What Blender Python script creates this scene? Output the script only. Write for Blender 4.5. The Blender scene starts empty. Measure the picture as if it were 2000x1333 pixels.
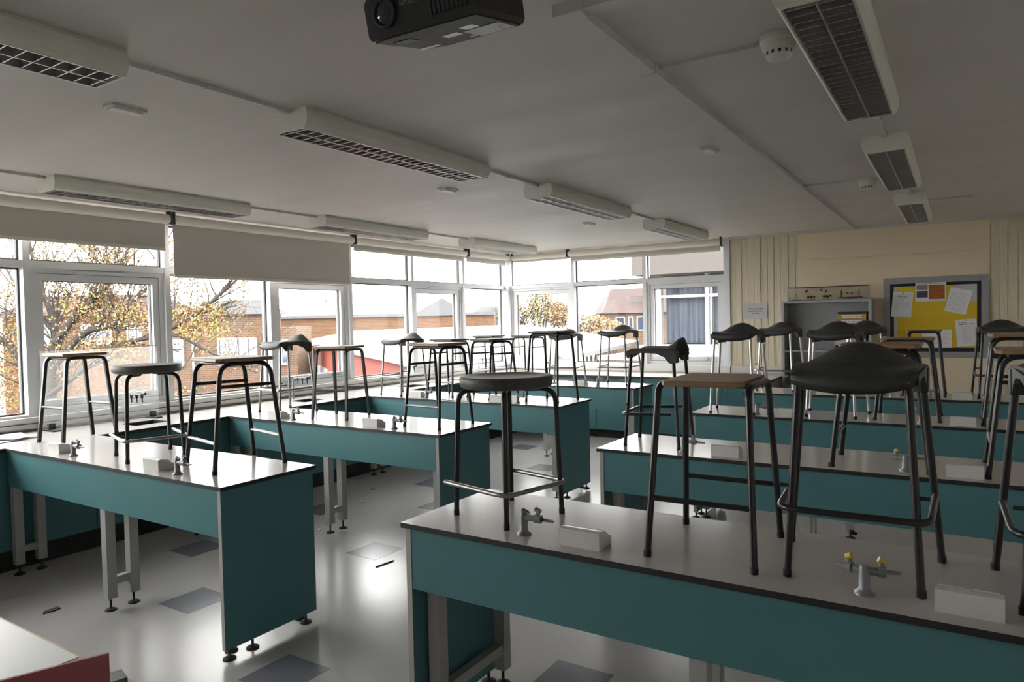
import bpy, math, random
from mathutils import Vector, Matrix
random.seed(7)
sc = bpy.context.scene
COL = sc.collection
R = math.radians

# ------------------------------------------------------------------ camera
YAW, PIT, ROL = R(-32.7906), R(-1.7148), R(-1.2575)
fw = Vector((math.sin(YAW)*math.cos(PIT), math.cos(YAW)*math.cos(PIT), math.sin(PIT)))
rt = Vector((math.cos(YAW), -math.sin(YAW), 0)); up = rt.cross(fw)
r2 = rt*math.cos(ROL) + up*math.sin(ROL); u2 = -rt*math.sin(ROL) + up*math.cos(ROL)
cam = bpy.data.cameras.new('camera'); cam.sensor_width = 36.0; cam.lens = 1357.27/2000*36.0
cam.clip_start = 0.05; cam.clip_end = 1000
co = bpy.data.objects.new('camera', cam); COL.objects.link(co)
co.matrix_world = Matrix((( r2.x, u2.x, -fw.x, 0), (r2.y, u2.y, -fw.y, 0), (r2.z, u2.z, -fw.z, 1.7134), (0, 0, 0, 1)))
sc.camera = co
# ------------------------------------------------------------------ sky (bright overcast) and exposure
w = bpy.data.worlds.new('overcast_sky'); sc.world = w; w.use_nodes = True
nt = w.node_tree; nt.nodes.clear()
bg = nt.nodes.new('ShaderNodeBackground'); wo = nt.nodes.new('ShaderNodeOutputWorld')
bg.inputs[0].default_value = (1.0, 0.982, 0.945, 1); bg.inputs[1].default_value = 1.0
nt.links.new(bg.outputs[0], wo.inputs[0])
sc.view_settings.view_transform = 'Standard'; sc.view_settings.look = 'None'
sc.view_settings.gamma = 1.0; sc.view_settings.use_curve_mapping = False
sc.view_settings.exposure = 3.75
cy = sc.cycles
cy.max_bounces = 10; cy.diffuse_bounces = 7; cy.glossy_bounces = 4; cy.transparent_max_bounces = 24
cy.caustics_reflective = False; cy.caustics_refractive = False
cy.use_denoising = True; cy.sample_clamp_indirect = 8.0

# ------------------------------------------------------------------ materials
MATS = {}
def mat(name, col, rough=0.5, metal=0.0, spec=0.5, var=0.0, vscale=6.0, stretch=(1,1,1), bump=0.0, bscale=60.0, col2=None, rvar=0.0, trans=0.0):
    m = bpy.data.materials.new(name); m.use_nodes = True
    nt = m.node_tree; b = nt.nodes['Principled BSDF']
    b.inputs['Base Color'].default_value = (*col, 1); b.inputs['Roughness'].default_value = rough
    b.inputs['Metallic'].default_value = metal; b.inputs['Specular IOR Level'].default_value = spec
    L = nt.links.new
    if var or bump or rvar:
        tc = nt.nodes.new('ShaderNodeTexCoord'); mp = nt.nodes.new('ShaderNodeMapping')
        mp.inputs['Scale'].default_value = stretch; L(tc.outputs['Object'], mp.inputs['Vector'])
    if var or rvar:
        n = nt.nodes.new('ShaderNodeTexNoise'); n.inputs['Scale'].default_value = vscale; n.inputs['Detail'].default_value = 3
        L(mp.outputs[0], n.inputs['Vector'])
    if var:
        mx = nt.nodes.new('ShaderNodeMix'); mx.data_type = 'RGBA'
        c2 = col2 or tuple(c*(1-var) for c in col)
        mx.inputs[6].default_value = (*col, 1); mx.inputs[7].default_value = (*c2, 1)
        cr = nt.nodes.new('ShaderNodeMapRange'); cr.inputs[1].default_value = 0.22; cr.inputs[2].default_value = 0.78
        L(n.outputs[0], cr.inputs[0]); L(cr.outputs[0], mx.inputs[0]); L(mx.outputs[2], b.inputs['Base Color'])
    if rvar:
        mr = nt.nodes.new('ShaderNodeMapRange'); mr.inputs[1].default_value = 0.2; mr.inputs[2].default_value = 0.8
        mr.inputs[3].default_value = max(0.02, rough-rvar); mr.inputs[4].default_value = rough+rvar
        L(n.outputs[0], mr.inputs[0]); L(mr.outputs[0], b.inputs['Roughness'])
    if bump:
        nb = nt.nodes.new('ShaderNodeTexNoise'); nb.inputs['Scale'].default_value = bscale; nb.inputs['Detail'].default_value = 3
        L(mp.outputs[0], nb.inputs['Vector'])
        bm = nt.nodes.new('ShaderNodeBump'); bm.inputs['Strength'].default_value = bump; bm.inputs['Distance'].default_value = 0.01
        L(nb.outputs[0], bm.inputs['Height']); L(bm.outputs[0], b.inputs['Normal'])
    MATS[name] = m
    return m
def glass(name, tint, gloss=0.04, haze=0.0):
    m = bpy.data.materials.new(name); m.use_nodes = True; nt = m.node_tree; nt.nodes.clear()
    o = nt.nodes.new('ShaderNodeOutputMaterial'); t = nt.nodes.new('ShaderNodeBsdfTransparent'); g = nt.nodes.new('ShaderNodeBsdfGlossy')
    t.inputs[0].default_value = (*tint, 1); g.inputs['Roughness'].default_value = 0.02
    f = nt.nodes.new('ShaderNodeFresnel'); f.inputs[0].default_value = 1.35
    mu = nt.nodes.new('ShaderNodeMath'); mu.operation = 'MULTIPLY'; mu.inputs[1].default_value = gloss/0.04*0.35
    mx = nt.nodes.new('ShaderNodeMixShader')
    ge = nt.nodes.new('ShaderNodeNewGeometry'); iv = nt.nodes.new('ShaderNodeMath'); iv.operation = 'SUBTRACT'; iv.inputs[0].default_value = 1.0
    m2 = nt.nodes.new('ShaderNodeMath'); m2.operation = 'MULTIPLY'          # only the outer skin of a pane reflects
    nt.links.new(ge.outputs['Backfacing'], iv.inputs[1]); nt.links.new(f.outputs[0], mu.inputs[0])
    nt.links.new(mu.outputs[0], m2.inputs[0]); nt.links.new(iv.outputs[0], m2.inputs[1]); nt.links.new(m2.outputs[0], mx.inputs[0])
    nt.links.new(t.outputs[0], mx.inputs[1]); nt.links.new(g.outputs[0], mx.inputs[2]); nt.links.new(mx.outputs[0], o.inputs[0])
    if haze:
        d = nt.nodes.new('ShaderNodeBsdfTranslucent'); d.inputs[0].default_value = (0.9, 0.9, 0.9, 1); mh = nt.nodes.new('ShaderNodeMixShader'); mh.inputs[0].default_value = haze
        nt.links.new(mx.outputs[0], mh.inputs[1]); nt.links.new(d.outputs[0], mh.inputs[2]); nt.links.new(mh.outputs[0], o.inputs[0])
    MATS[name] = m; return m
def brick(name, c1, c2, mortar, scale=1.0):
    m = bpy.data.materials.new(name); m.use_nodes = True; nt = m.node_tree; b = nt.nodes['Principled BSDF']
    b.inputs['Roughness'].default_value = 0.9
    tc = nt.nodes.new('ShaderNodeTexCoord'); sp = nt.nodes.new('ShaderNodeSeparateXYZ'); cb = nt.nodes.new('ShaderNodeCombineXYZ')
    ad = nt.nodes.new('ShaderNodeMath'); ad.operation = 'ADD'
    br = nt.nodes.new('ShaderNodeTexBrick'); L = nt.links.new
    L(tc.outputs['Object'], sp.inputs[0]); L(sp.outputs[0], ad.inputs[0]); L(sp.outputs[1], ad.inputs[1])
    L(ad.outputs[0], cb.inputs[0]); L(sp.outputs[2], cb.inputs[1]); L(cb.outputs[0], br.inputs['Vector'])
    br.inputs['Color1'].default_value = (*c1, 1); br.inputs['Color2'].default_value = (*c2, 1); br.inputs['Mortar'].default_value = (*mortar, 1)
    br.inputs['Scale'].default_value = scale; br.inputs['Brick Width'].default_value = 0.24; br.inputs['Row Height'].default_value = 0.085
    br.inputs['Mortar Size'].default_value = 0.012
    L(br.outputs[0], b.inputs['Base Color']); MATS[name] = m; return m

mat('ceiling_paint', (0.655, 0.63, 0.59), 0.5, spec=0.16, var=0.06, vscale=1.6, stretch=(0.35, 2.5, 1), bump=0.12, bscale=5, rvar=0.08)
mat('wall_paint', (0.78, 0.655, 0.47), 0.6, var=0.05, vscale=3)
mat('cladding_paint', (0.70, 0.61, 0.46), 0.55, var=0.14, vscale=5, stretch=(9, 9, 0.6), bump=0.5, bscale=9)
mat('wall_white', (0.80, 0.78, 0.74), 0.7)  # unseen right wall, whitened to bounce light back into the room
mat('white_paint', (0.72, 0.71, 0.69), 0.6)
mat('upvc_far', (0.30, 0.30, 0.30), 0.6)
mat('front_wall_dark', (0.16, 0.15, 0.14), 0.7)  # unseen front wall, darkened to cut its bounce onto the right benches
mat('upvc', (0.66, 0.665, 0.68), 0.35, var=0.03, vscale=4)
mat('gasket', (0.05, 0.05, 0.05), 0.6)
mat('teal_laminate', (0.086, 0.216, 0.236), 0.42, spec=0.35, var=0.06, vscale=3)
mat('panel_edge', (0.42, 0.39, 0.37), 0.5)
mat('worktop', (0.52, 0.50, 0.48), 0.17, spec=0.26, var=0.02, vscale=30, stretch=(0.6, 2.2, 1), rvar=0.015)
mat('black_edge', (0.016, 0.016, 0.016), 0.5)
mat('grey_steel', (0.40, 0.40, 0.38), 0.45, spec=0.5, var=0.05)
mat('dark_steel', (0.022, 0.022, 0.023), 0.3, metal=0.0, spec=0.5, var=0.2, vscale=20)
mat('silver_steel', (0.55, 0.54, 0.52), 0.3, metal=0.9, var=0.1)
mat('worn_steel', (0.33, 0.32, 0.31), 0.35, metal=0.8, var=0.2, vscale=30)
mat('chrome', (0.6, 0.6, 0.6), 0.18, metal=1.0)
mat('rubber', (0.02, 0.02, 0.02), 0.7)
mat('plywood', (0.36, 0.225, 0.12), 0.38, var=0.35, vscale=5, stretch=(1.2, 14, 14))
mat('poly_grey', (0.085, 0.082, 0.074), 0.5, bump=0.25, bscale=220)
mat('poly_dark', (0.045, 0.047, 0.044), 0.47, bump=0.3, bscale=260)
mat('plastic_white', (0.66, 0.645, 0.62), 0.4)
mat('plastic_cream', (0.62, 0.60, 0.54), 0.45)
mat('tap_grey', (0.22, 0.235, 0.245), 0.35, spec=0.6)
mat('tap_yellow', (0.62, 0.48, 0.06), 0.45)
mat('blind_fabric', (0.56, 0.52, 0.475), 0.85, var=0.06, vscale=2)
mat('blind_tube', (0.70, 0.66, 0.59), 0.6)
mat('fixture_paint', (0.74, 0.74, 0.66), 0.5)
mat('louvre_metal', (0.66, 0.64, 0.62), 0.28, metal=0.80)
mat('reflector_metal', (0.20, 0.19, 0.19), 0.22, metal=0.85)
mat('fluorescent_tube', (0.75, 0.75, 0.75), 0.3)
mat('dark_void', (0.03, 0.03, 0.03), 0.6)
mat('trunking', (0.60, 0.59, 0.56), 0.5)
mat('plinth', (0.018, 0.018, 0.019), 0.5)
mat('projector_black', (0.022, 0.022, 0.022), 0.45)
mat('projector_grey', (0.05, 0.046, 0.048), 0.6, spec=0.1)
mat('mark_white', (0.75, 0.76, 0.75), 0.5)
mat('mark_grey', (0.22, 0.22, 0.21), 0.5)
mat('paper', (0.74, 0.74, 0.76), 0.8)
mat('paper_grey', (0.5, 0.49, 0.5), 0.8)
mat('ink', (0.12, 0.12, 0.13), 0.8)
mat('ink_soft', (0.36, 0.35, 0.36), 0.8)
mat('ink_red', (0.35, 0.1, 0.1), 0.8)
mat('yellow_card', (0.70, 0.48, 0.018), 0.75, var=0.08, vscale=3)
mat('orange_print', (0.45, 0.14, 0.02), 0.7, var=0.4, vscale=14, stretch=(1, 1, 4))
mat('blue_print', (0.07, 0.08, 0.13), 0.7, var=0.4, vscale=12)
mat('brown_print', (0.26, 0.19, 0.17), 0.7)
mat('board_border', (0.012, 0.012, 0.016), 0.6)
mat('board_frame', (0.30, 0.30, 0.31), 0.45)
mat('bookcase_grey', (0.36, 0.37, 0.38), 0.5)
mat('bookcase_inner', (0.30, 0.30, 0.31), 0.55)
mat('binder_amber', (0.42, 0.20, 0.03), 0.5)
mat('binder_mustard', (0.45, 0.32, 0.06), 0.5)
mat('binder_black', (0.015, 0.015, 0.018), 0.5)
mat('bead_brown', (0.12, 0.05, 0.03), 0.5)
mat('bead_black', (0.01, 0.01, 0.01), 0.4)
mat('red_card', (0.40, 0.11, 0.12), 0.55, var=0.15, vscale=5)
mat('laminate_white', (0.42, 0.42, 0.39), 0.35)
mat('wood_lipping', (0.50, 0.30, 0.12), 0.5, var=0.3, vscale=8, stretch=(1, 10, 10))
mat('pencil_dark', (0.03, 0.03, 0.035), 0.5)
mat('litter', (0.05, 0.045, 0.04), 0.7)
mat('litter_pale', (0.62, 0.62, 0.62), 0.7)
mat('tile_blue', (0.20, 0.21, 0.245), 0.21, spec=0.24, var=0.2, vscale=3.2, stretch=(1, 3, 1), rvar=0.03)
# exterior
mat('roof_membrane', (0.20, 0.20, 0.20), 0.7)
mat('red_render', (0.16, 0.028, 0.015), 0.8, var=0.15, vscale=2)
mat('roof_slate', (0.026, 0.026, 0.028), 0.8, var=0.15, vscale=6)
mat('roof_tile_red', (0.036, 0.02, 0.017), 0.85, var=0.3, vscale=8, stretch=(1, 1, 6))
mat('fascia_dark', (0.07, 0.07, 0.075), 0.7)
mat('concrete', (0.07, 0.061, 0.056), 0.85, var=0.14, vscale=4, stretch=(6, 1, 1), bump=0.3, bscale=14)
mat('bark', (0.05, 0.043, 0.038), 0.9, var=0.3, vscale=6)
mat('leaf_orange', (0.27, 0.145, 0.055), 0.8, var=0.3, vscale=3)
mat('leaf_brown', (0.23, 0.165, 0.11), 0.85)
mat('leaf_green', (0.23, 0.24, 0.045), 0.8, var=0.3, vscale=3)
mat('leaf_dark', (0.022, 0.022, 0.011), 0.85)
mat('ground', (0.05, 0.047, 0.044), 0.95, var=0.25, vscale=0.4)
mat('dark_glass', (0.035, 0.045, 0.07), 0.06, spec=0.9)
mat('curtain_blue', (0.05,0.06,0.085), 0.9)
brick('brick_orange', (0.075, 0.026, 0.008), (0.105, 0.043, 0.014), (0.09, 0.072, 0.052))
brick('brick_brown', (0.068, 0.030, 0.013), (0.10, 0.05, 0.023), (0.10, 0.085, 0.07))
glass('pane_glass', (0.97, 0.98, 0.985), 0.04)
glass('acrylic', (0.965, 0.97, 0.97), 0.12, 0.05)
# vinyl floor: pale grey, mottled, glossy with slightly varying roughness
m = mat('vinyl_floor', (0.47, 0.455, 0.44), 0.215, spec=0.24, var=0.09, vscale=1.1, rvar=0.03, bump=0.10, bscale=6)

# ------------------------------------------------------------------ mesh builder
class MB:
    def __init__(s): s.v = []; s.f = []; s.m = []; s.s = []
    def add(s, vs, fs, m=0, sm=False):
        o = len(s.v); s.v += [tuple(v) for v in vs]
        for f in fs: s.f.append(tuple(i+o for i in f)); s.m.append(m); s.s.append(sm)
        return s
    def box(s, x0, x1, y0, y1, z0, z1, m=0, M=None):
        vs = [Vector((x, y, z)) for z in (z0, z1) for y in (y0, y1) for x in (x0, x1)]
        if M: vs = [M @ v for v in vs]
        fs = [(0,2,3,1), (4,5,7,6), (0,1,5,4), (1,3,7,5), (3,2,6,7), (2,0,4,6)]
        if isinstance(m, dict):
            keys = ['-z', '+z', '-y', '+x', '+y', '-x']
            o = len(s.v); s.v += [tuple(v) for v in vs]
            for k, f in zip(keys, fs): s.f.append(tuple(i+o for i in f)); s.m.append(m.get(k, m.get('', 0))); s.s.append(False)
            return s
        return s.add(vs, fs, m)
    def prism(s, poly, axis, a, b, m=0, mcap=None):
        # poly: list of (p,q); axis 'x': (y,z), 'y': (x,z), 'z': (x,y)
        def P(p, q, t): return {'x': (t, p, q), 'y': (p, t, q), 'z': (p, q, t)}[axis]
        n = len(poly)
        vs = [P(p, q, a) for p, q in poly] + [P(p, q, b) for p, q in poly]
        s.add(vs, [(i, (i+1) % n, n+(i+1) % n, n+i) for i in range(n)], m)
        s.add(vs, [tuple(range(n-1, -1, -1)), tuple(range(n, 2*n))], m if mcap is None else mcap)
        return s
    def tube(s, pts, r, n=10, m=0, closed=False, square=False, r_end=None):
        pts = [Vector(p) for p in pts]
        if square: n = 4
        N = len(pts); rings = []; prev = None
        for i, p in enumerate(pts):
            if closed: t = (pts[(i+1) % N]-pts[i-1]).normalized()
            elif i == 0: t = (pts[1]-p).normalized()
            elif i == N-1: t = (p-pts[i-1]).normalized()
            else: t = ((pts[i+1]-p).normalized()+(p-pts[i-1]).normalized()).normalized()
            if prev is None:
                a = Vector((1, 0, 0)) if abs(t.x) < 0.8 else Vector((0, 1, 0))
                a = (a - t*a.dot(t)).normalized()
            else: a = (prev - t*prev.dot(t)).normalized()
            prev = a; bn = t.cross(a)
            rr = r if r_end is None else r + (r_end-r)*i/(N-1)
            q = rr*1.30 if square else rr
            rings.append([p + (a*math.cos(k*2*math.pi/n+(math.pi/4 if square else 0)) + bn*math.sin(k*2*math.pi/n+(math.pi/4 if square else 0)))*q for k in range(n)])
        vs = [v for rg in rings for v in rg]; fs = []
        for i in range(N if closed else N-1):
            j = (i+1) % N
            for k in range(n): fs.append((i*n+k, i*n+(k+1) % n, j*n+(k+1) % n, j*n+k))
        s.add(vs, fs, m, not square)
        if not closed:
            s.add(rings[0], [tuple(range(n-1, -1, -1))], m); s.add(rings[-1], [tuple(range(n))], m)
        return s
    def lathe(s, prof, n=20, o=(0, 0, 0), m=0, sm=True, axis='z'):
        vs = []; N = len(prof)
        for r, h in prof:
            for k in range(n):
                c, d = r*math.cos(2*math.pi*k/n), r*math.sin(2*math.pi*k/n)
                q = {'z': (c, d, h), 'x': (h, c, d), 'y': (c, h, d)}[axis]
                vs.append((o[0]+q[0], o[1]+q[1], o[2]+q[2]))
        fs = [(i*n+k, i*n+(k+1) % n, (i+1)*n+(k+1) % n, (i+1)*n+k) for i in range(N-1) for k in range(n)]
        s.add(vs, fs, m, sm)
        s.add(vs[:n], [tuple(range(n-1, -1, -1))], m); s.add(vs[-n:], [tuple(range(n))], m)
        return s
    def mesh(s, name, mats):
        me = bpy.data.meshes.new(name); me.from_pydata(s.v, [], s.f)
        for k in (mats if isinstance(mats, (list, tuple)) else [mats]): me.materials.append(MATS[k])
        me.polygons.foreach_set('material_index', s.m); me.polygons.foreach_set('use_smooth', s.s)
        me.update(); return me
    def build(s, name, mats, parent=None, loc=None, rot=None):
        return link(name, s.mesh(name, mats), parent, loc, rot)
def link(name, me, parent=None, loc=None, rot=None):
    o = bpy.data.objects.new(name, me); COL.objects.link(o)
    if parent is not None: o.parent = parent
    if loc is not None: o.location = loc
    if rot is not None: o.rotation_euler = rot
    return o
def fillet(pts, r, k=5):
    pts = [Vector(p) for p in pts]; out = [pts[0]]
    for i in range(1, len(pts)-1):
        a, b, c = pts[i-1], pts[i], pts[i+1]
        d1, d2 = (a-b), (c-b); q = min(r, d1.length*0.49, d2.length*0.49)
        p1, p2 = b + d1.normalized()*q, b + d2.normalized()*q
        for j in range(k+1):
            t = j/k; out.append(p1*(1-t)**2 + b*2*t*(1-t) + p2*t*t)
    out.append(pts[-1]); return out
def tag(o, label, cat, group=None):
    o['label'] = label; o['category'] = cat
    if group: o['group'] = group
    return o
def thing(name, label, cat, loc=(0, 0, 0), rz=0.0, group=None):
    return tag(link(name, None, None, loc, (0, 0, rz)), label, cat, group)
def struct(o, label=None):
    o['kind'] = 'structure'
    if label: o['label'] = label
    return o
def copy_tree(o, parent=None):
    c = o.copy(); COL.objects.link(c); c.parent = parent
    for ch in list(KIDS.get(o.name, [])): copy_tree(ch, c)
    return c
KIDS = {}
def index_kids():
    KIDS.clear()
    for o in COL.objects:
        if o.parent: KIDS.setdefault(o.parent.name, []).append(o)

# ------------------------------------------------------------------ room shell
XW, YW, H = -6.34, 9.718, 2.79          # inner window plane, back wall plane, ceiling height
XR, YF = 1.75, -3.5                     # walls outside the frame
fl = struct(MB().box(XW-0.15, XR+0.1, YF-0.1, YW+0.15, -0.12, 0.0).build('floor', 'vinyl_floor'), 'pale grey vinyl floor, glossy and scuffed')
# darker blue-grey vinyl tiles let into the pale floor
tile = MB().box(0, 0.305, 0, 0.305, -0.004, 0.0009).mesh('tile', 'tile_blue')
for x, y in [(-4.19, 2.38), (-5.12, 3.0), (-2.94, 2.05), (-1.70, 2.70), (-3.86, 3.63), (-4.86, 5.55), (-4.22, 4.87), (-5.10, 7.75),
             (-5.12, 4.25), (-2.62, 3.95), (-2.33, 5.15), (-3.0, 6.7), (-0.5, 3.3), (0.4, 3.0), (-2.6, 7.4), (-4.2, 6.75), (-1.2, 4.9)]:
    link('tile', tile, fl, (x, y, 0))
struct(MB().box(XW-0.15, XR+0.1, YF-0.1, YW+0.15, H, H+0.15).build('ceiling', 'ceiling_paint'), 'off-white painted ceiling')
wl = MB().box(XW-0.16, XW, YF-0.1, -2.125, 0, H).box(XW-0.16, XW, -2.125, YW+0.16, 0, 0.985).box(XW-0.16, XW, -2.125, YW+0.16, 2.745, H)
struct(wl.build('wall_left', 'white_paint'), 'window wall with low spandrel')
wb = MB().box(XW, -2.66, YW, YW+0.16, 0, 0.985).box(XW, -2.66, YW, YW+0.16, 2.745, H).box(-2.66, XR+0.1, YW, YW+0.16, 0, H)
wb = struct(wb.build('wall_back', 'wall_paint'), 'cream painted back wall')
struct(MB().box(XR, XR+0.1, YF-0.1, YW, 0, H).build('wall_right', 'wall_white'))
struct(MB().box(XW, XR, YF-0.16, YF, 0, H).build('wall_front', 'front_wall_dark'))
# board-marked cladding planks, slightly uneven
xs = [-2.655, -2.582, -2.5, -2.415, -2.33, -2.249, -2.157, -2.078, -1.993, -1.897, -1.807, -1.774]
dep = [0.010, 0.016, 0.008, 0.014, 0.019, 0.009, 0.015, 0.007, 0.018, 0.010, 0.006]
for i in range(len(xs)-1):
    MB().box(xs[i]+0.002, xs[i+1]-0.002, YW-dep[i], YW+0.01, 0.9, 2.765).build('plank', 'cladding_paint', wb)
x = 0.305; i = 0
while x < XR-0.05:
    wd = (0.085, 0.075, 0.095, 0.08)[i % 4]
    MB().box(x+0.002, min(x+wd, XR)-0.002, YW-dep[(i*3) % 11], YW+0.01, 0, 2.765).build('plank', 'cladding_paint', wb); x += wd; i += 1
# smooth plaster panels between the planked areas
MB().box(-1.774, 0.30, YW-0.010, YW+0.01, 2.415, 2.765).build('plaster_panel', 'wall_paint', wb)
MB().prism([(-1.774, 2.398), (0.30, 2.398), (0.30, 0.0), (-1.774, 0.0)], 'y', YW-0.022, YW+0.01).build('plaster_panel', 'wall_paint', wb)
struct(MB().box(-2.66, XR, YW-0.045, YW, 2.755, H).build('trim_1', 'trunking'), 'cable trunking along top of back wall')
struct(MB().box(XW, XW+0.055, -0.94, YW-0.05, 0.925, 1.012).box(XW, XW+0.062, -0.94, YW-0.05, 0.962, 0.968, 1).build('trim_2', ['trunking', 'gasket']), 'dado trunking under the left windows')
struct(MB().box(XW+0.055, -2.66, YW-0.055, YW, 0.925, 1.012).build('trim_3', 'trunking'), 'dado trunking under the back windows')
struct(MB().box(-2.64, -1.95, YW-0.05, YW-0.016, 0.93, 1.02).build('trim_4', 'trunking'), 'grey dado trunking beside the bookcase')

# ------------------------------------------------------------------ windows
ZB, ZT0, ZT1, ZH = 0.985, 2.228, 2.286, 2.745
def window_run(name, label, axis, plane, sgn, edges, casements):
    # axis: coordinate that runs along the wall; plane: inner face; sgn: outward direction
    root = struct(link(name, None, None, (0, 0, 0)), label)
    def bx(mb, a0, a1, d0, d1, z0, z1, m=0):
        p0, p1 = sorted((plane+sgn*d0, plane+sgn*d1))
        if axis == 'y': return mb.box(p0, p1, a0, a1, z0, z1, m)
        return mb.box(a0, a1, p0, p1, z0, z1, m)
    hw = 0.027
    for e in edges: bx(MB(), e-hw, e+hw, 0.0, 0.15, ZB, ZH).build('mullion', 'upvc', root)
    for i in range(len(edges)-1):
        a0, a1 = edges[i]+hw, edges[i+1]-hw
        bx(MB(), a0, a1, 0.008, 0.15, ZT0, ZT1).build('transom', 'upvc', root)
        bx(MB(), a0, a1, 0.008, 0.15, ZH-0.05, ZH).build('head_rail', 'upvc', root)
        bx(MB(), a0, a1, 0.0, 0.15, ZB, ZB+0.045).build('sill', 'upvc', root)
        # top light
        g = MB(); z0, z1 = ZT1, ZH-0.05
        for s in ((a0, a0+0.014, z0, z1), (a1-0.014, a1, z0, z1), (a0, a1, z0, z0+0.014), (a0, a1, z1-0.014, z1)): bx(g, s[0], s[1], 0.07, 0.1, s[2], s[3])
        g.build('glazing_bead', 'gasket', root)
        bx(MB(), a0, a1, 0.082, 0.088, z0, z1).build('pane', 'pane_glass', root)
        z0, z1 = ZB+0.045, ZT0
        if i in casements:
            f = MB(); t = 0.04
            for s in ((a0, a0+t, z0, z1), (a1-t, a1, z0, z1), (a0+t, a1-t, z0, z0+t), (a0+t, a1-t, z1-t, z1)): bx(f, s[0], s[1], 0.03, 0.15, s[2], s[3])
            fr = f.build('casement_frame', 'upvc', root)
            b0, b1, c0, c1 = a0+t+0.004, a1-t-0.004, z0+t+0.004, z1-t-0.004; t = 0.056
            f = MB()
            for s in ((b0, b0+t, c0, c1), (b1-t, b1, c0, c1), (b0+t, b1-t, c0, c0+t), (b0+t, b1-t, c1-t, c1)): bx(f, s[0], s[1], 0.045, 0.13, s[2], s[3])
            sa = f.build('sash', 'upvc', root)
            g = MB(); u = 0.006
            for s in ((b0+t, b0+t+u, c0+t, c1-t), (b1-t-u, b1-t, c0+t, c1-t), (b0+t, b1-t, c0+t, c0+t+u), (b0+t, b1-t, c1-t-u, c1-t)): bx(g, s[0], s[1], 0.08, 0.11, s[2], s[3])
            for s in ((b0-0.006, b0-0.001, c0, c1), (b1+0.001, b1+0.006, c0, c1), (b0, b1, c1+0.001, c1+0.006), (b0, b1, c0-0.006, c0-0.001)): bx(g, s[0], s[1], 0.05, 0.06, s[2], s[3])
            g.build('gasket', 'gasket', sa)
            bx(MB(), b0+t, b1-t, 0.092, 0.098, c0+t, c1-t).build('pane', 'pane_glass', sa)
            mid = (a0+a1)/2
            v = MB(); bx(v, mid-0.23, mid+0.23, 0.018, 0.03, z1-0.034, z1-0.008); bx(v, mid-0.22, mid+0.22, 0.008, 0.018, z1-0.03, z1-0.016)
            v.build('trickle_vent', 'upvc', fr)
            for q in (mid-0.3, mid+0.3):
                h = MB(); bx(h, q-0.018, q+0.018, 0.033, 0.045, c0+0.012, c0+0.044); bx(h, q-0.012, q+0.012, 0.015, 0.033, c0+0.02, c0+0.038); bx(h, q-0.012, q+0.095, 0.006, 0.018, c0+0.021, c0+0.036)
                h.build('handle', 'chrome', sa)
        else:
            g = MB()
            for s in ((a0, a0+0.014, z0, z1), (a1-0.014, a1, z0, z1), (a0, a1, z0, z0+0.014), (a0, a1, z1-0.014, z1)): bx(g, s[0], s[1], 0.075, 0.1, s[2], s[3])
            g.build('glazing_bead', 'gasket', root)
            bx(MB(), a0, a1, 0.085, 0.091, z0, z1).build('pane', 'pane_glass', root)
    return root
LY = [-2.125, -0.94, 0.25, 1.435, 2.62, 3.81, 5.005, 6.178, 7.345, 8.52, 9.69]  # first bay is unseen, added to brighten the front left bench
window_run('window_1', 'long white framed window wall on the left with hinged casements', 'y', XW, -1, LY, {0, 2, 4, 6, 8})
window_run('window_2', 'white framed corner windows in the back wall', 'x', YW, 1, [-6.315, -5.107, -3.915, -2.72], {0, 2})
struct(MB().box(-6.46, -6.28, 9.66, 9.84, ZB, H).build('trim_5', 'upvc'), 'white corner post between the two window runs')
struct(MB().box(-2.70, -2.655, YW-0.03, YW, 0.985, 2.765).build('trim_6', 'upvc'), 'white jamb at right end of back windows')

# roller blinds
def blind(name_label, axis, a0, a1, c, zb, grp='roller blinds over the windows'):
    # c: coordinate of tube centre; axis 'y' along left wall, 'x' along back wall
    root = thing('roller_blind', name_label, 'blind', (c if axis == 'y' else (a0+a1)/2, (a0+a1)/2 if axis == 'y' else c, zb), 0, grp)
    L = (a1-a0)/2
    def pt(a, d, z): return (d, a, z-zb) if axis == 'y' else (a, -d, z-zb)
    MB().tube([pt(-L, 0, 2.72), pt(L, 0, 2.72)], 0.044, 18).build('tube', 'blind_tube', root)
    def bx(d0, d1, z0, z1, l=L):
        m = MB(); q = sorted((d0, d1)) if axis == 'y' else sorted((-d0, -d1))
        return m.box(q[0], q[1], -l, l, z0-zb, z1-zb) if axis == 'y' else m.box(-l, l, q[0], q[1], z0-zb, z1-zb)
    bx(-0.043, -0.041, zb+0.02, 2.72, L-0.015).build('fabric', 'blind_fabric', root)
    bx(-0.049, -0.035, zb, zb+0.028, L-0.015).build('bottom_bar', 'blind_tube', root)
    for s in (-1, 1):
        b = MB()
        if axis == 'y': b.box(-0.03, 0.03, s*L-0.004 if s > 0 else -L-0.012, s*L+0.012 if s > 0 else -L+0.004, 2.675-zb, H-zb)
        else: b.box(s*L-0.004 if s > 0 else -L-0.012, s*L+0.012 if s > 0 else -L+0.004, -0.03, 0.03, 2.675-zb, H-zb)
        b.build('bracket', 'fascia_dark', root)
    return root
blind('beige roller blind half lowered at left edge of the photo', 'y', 1.46, 3.735, -6.17, 2.43)
blind('lowest hanging beige roller blind, down past the window transom', 'y', 3.785, 6.06, -6.17, 2.185)
blind('rolled-up beige blind right of the lowest hanging blind', 'y', 6.105, 8.35, -6.17, 2.605)
blind('rolled-up short blind on left wall nearest the corner', 'y', 8.415, 9.50, -6.17, 2.605)
blind('rolled-up short blind on back wall nearest the corner', 'x', -6.12, -5.115, 9.56, 2.645)
blind('rolled-up long blind across the back wall windows', 'x', -5.08, -2.74, 9.56, 2.60)

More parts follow.
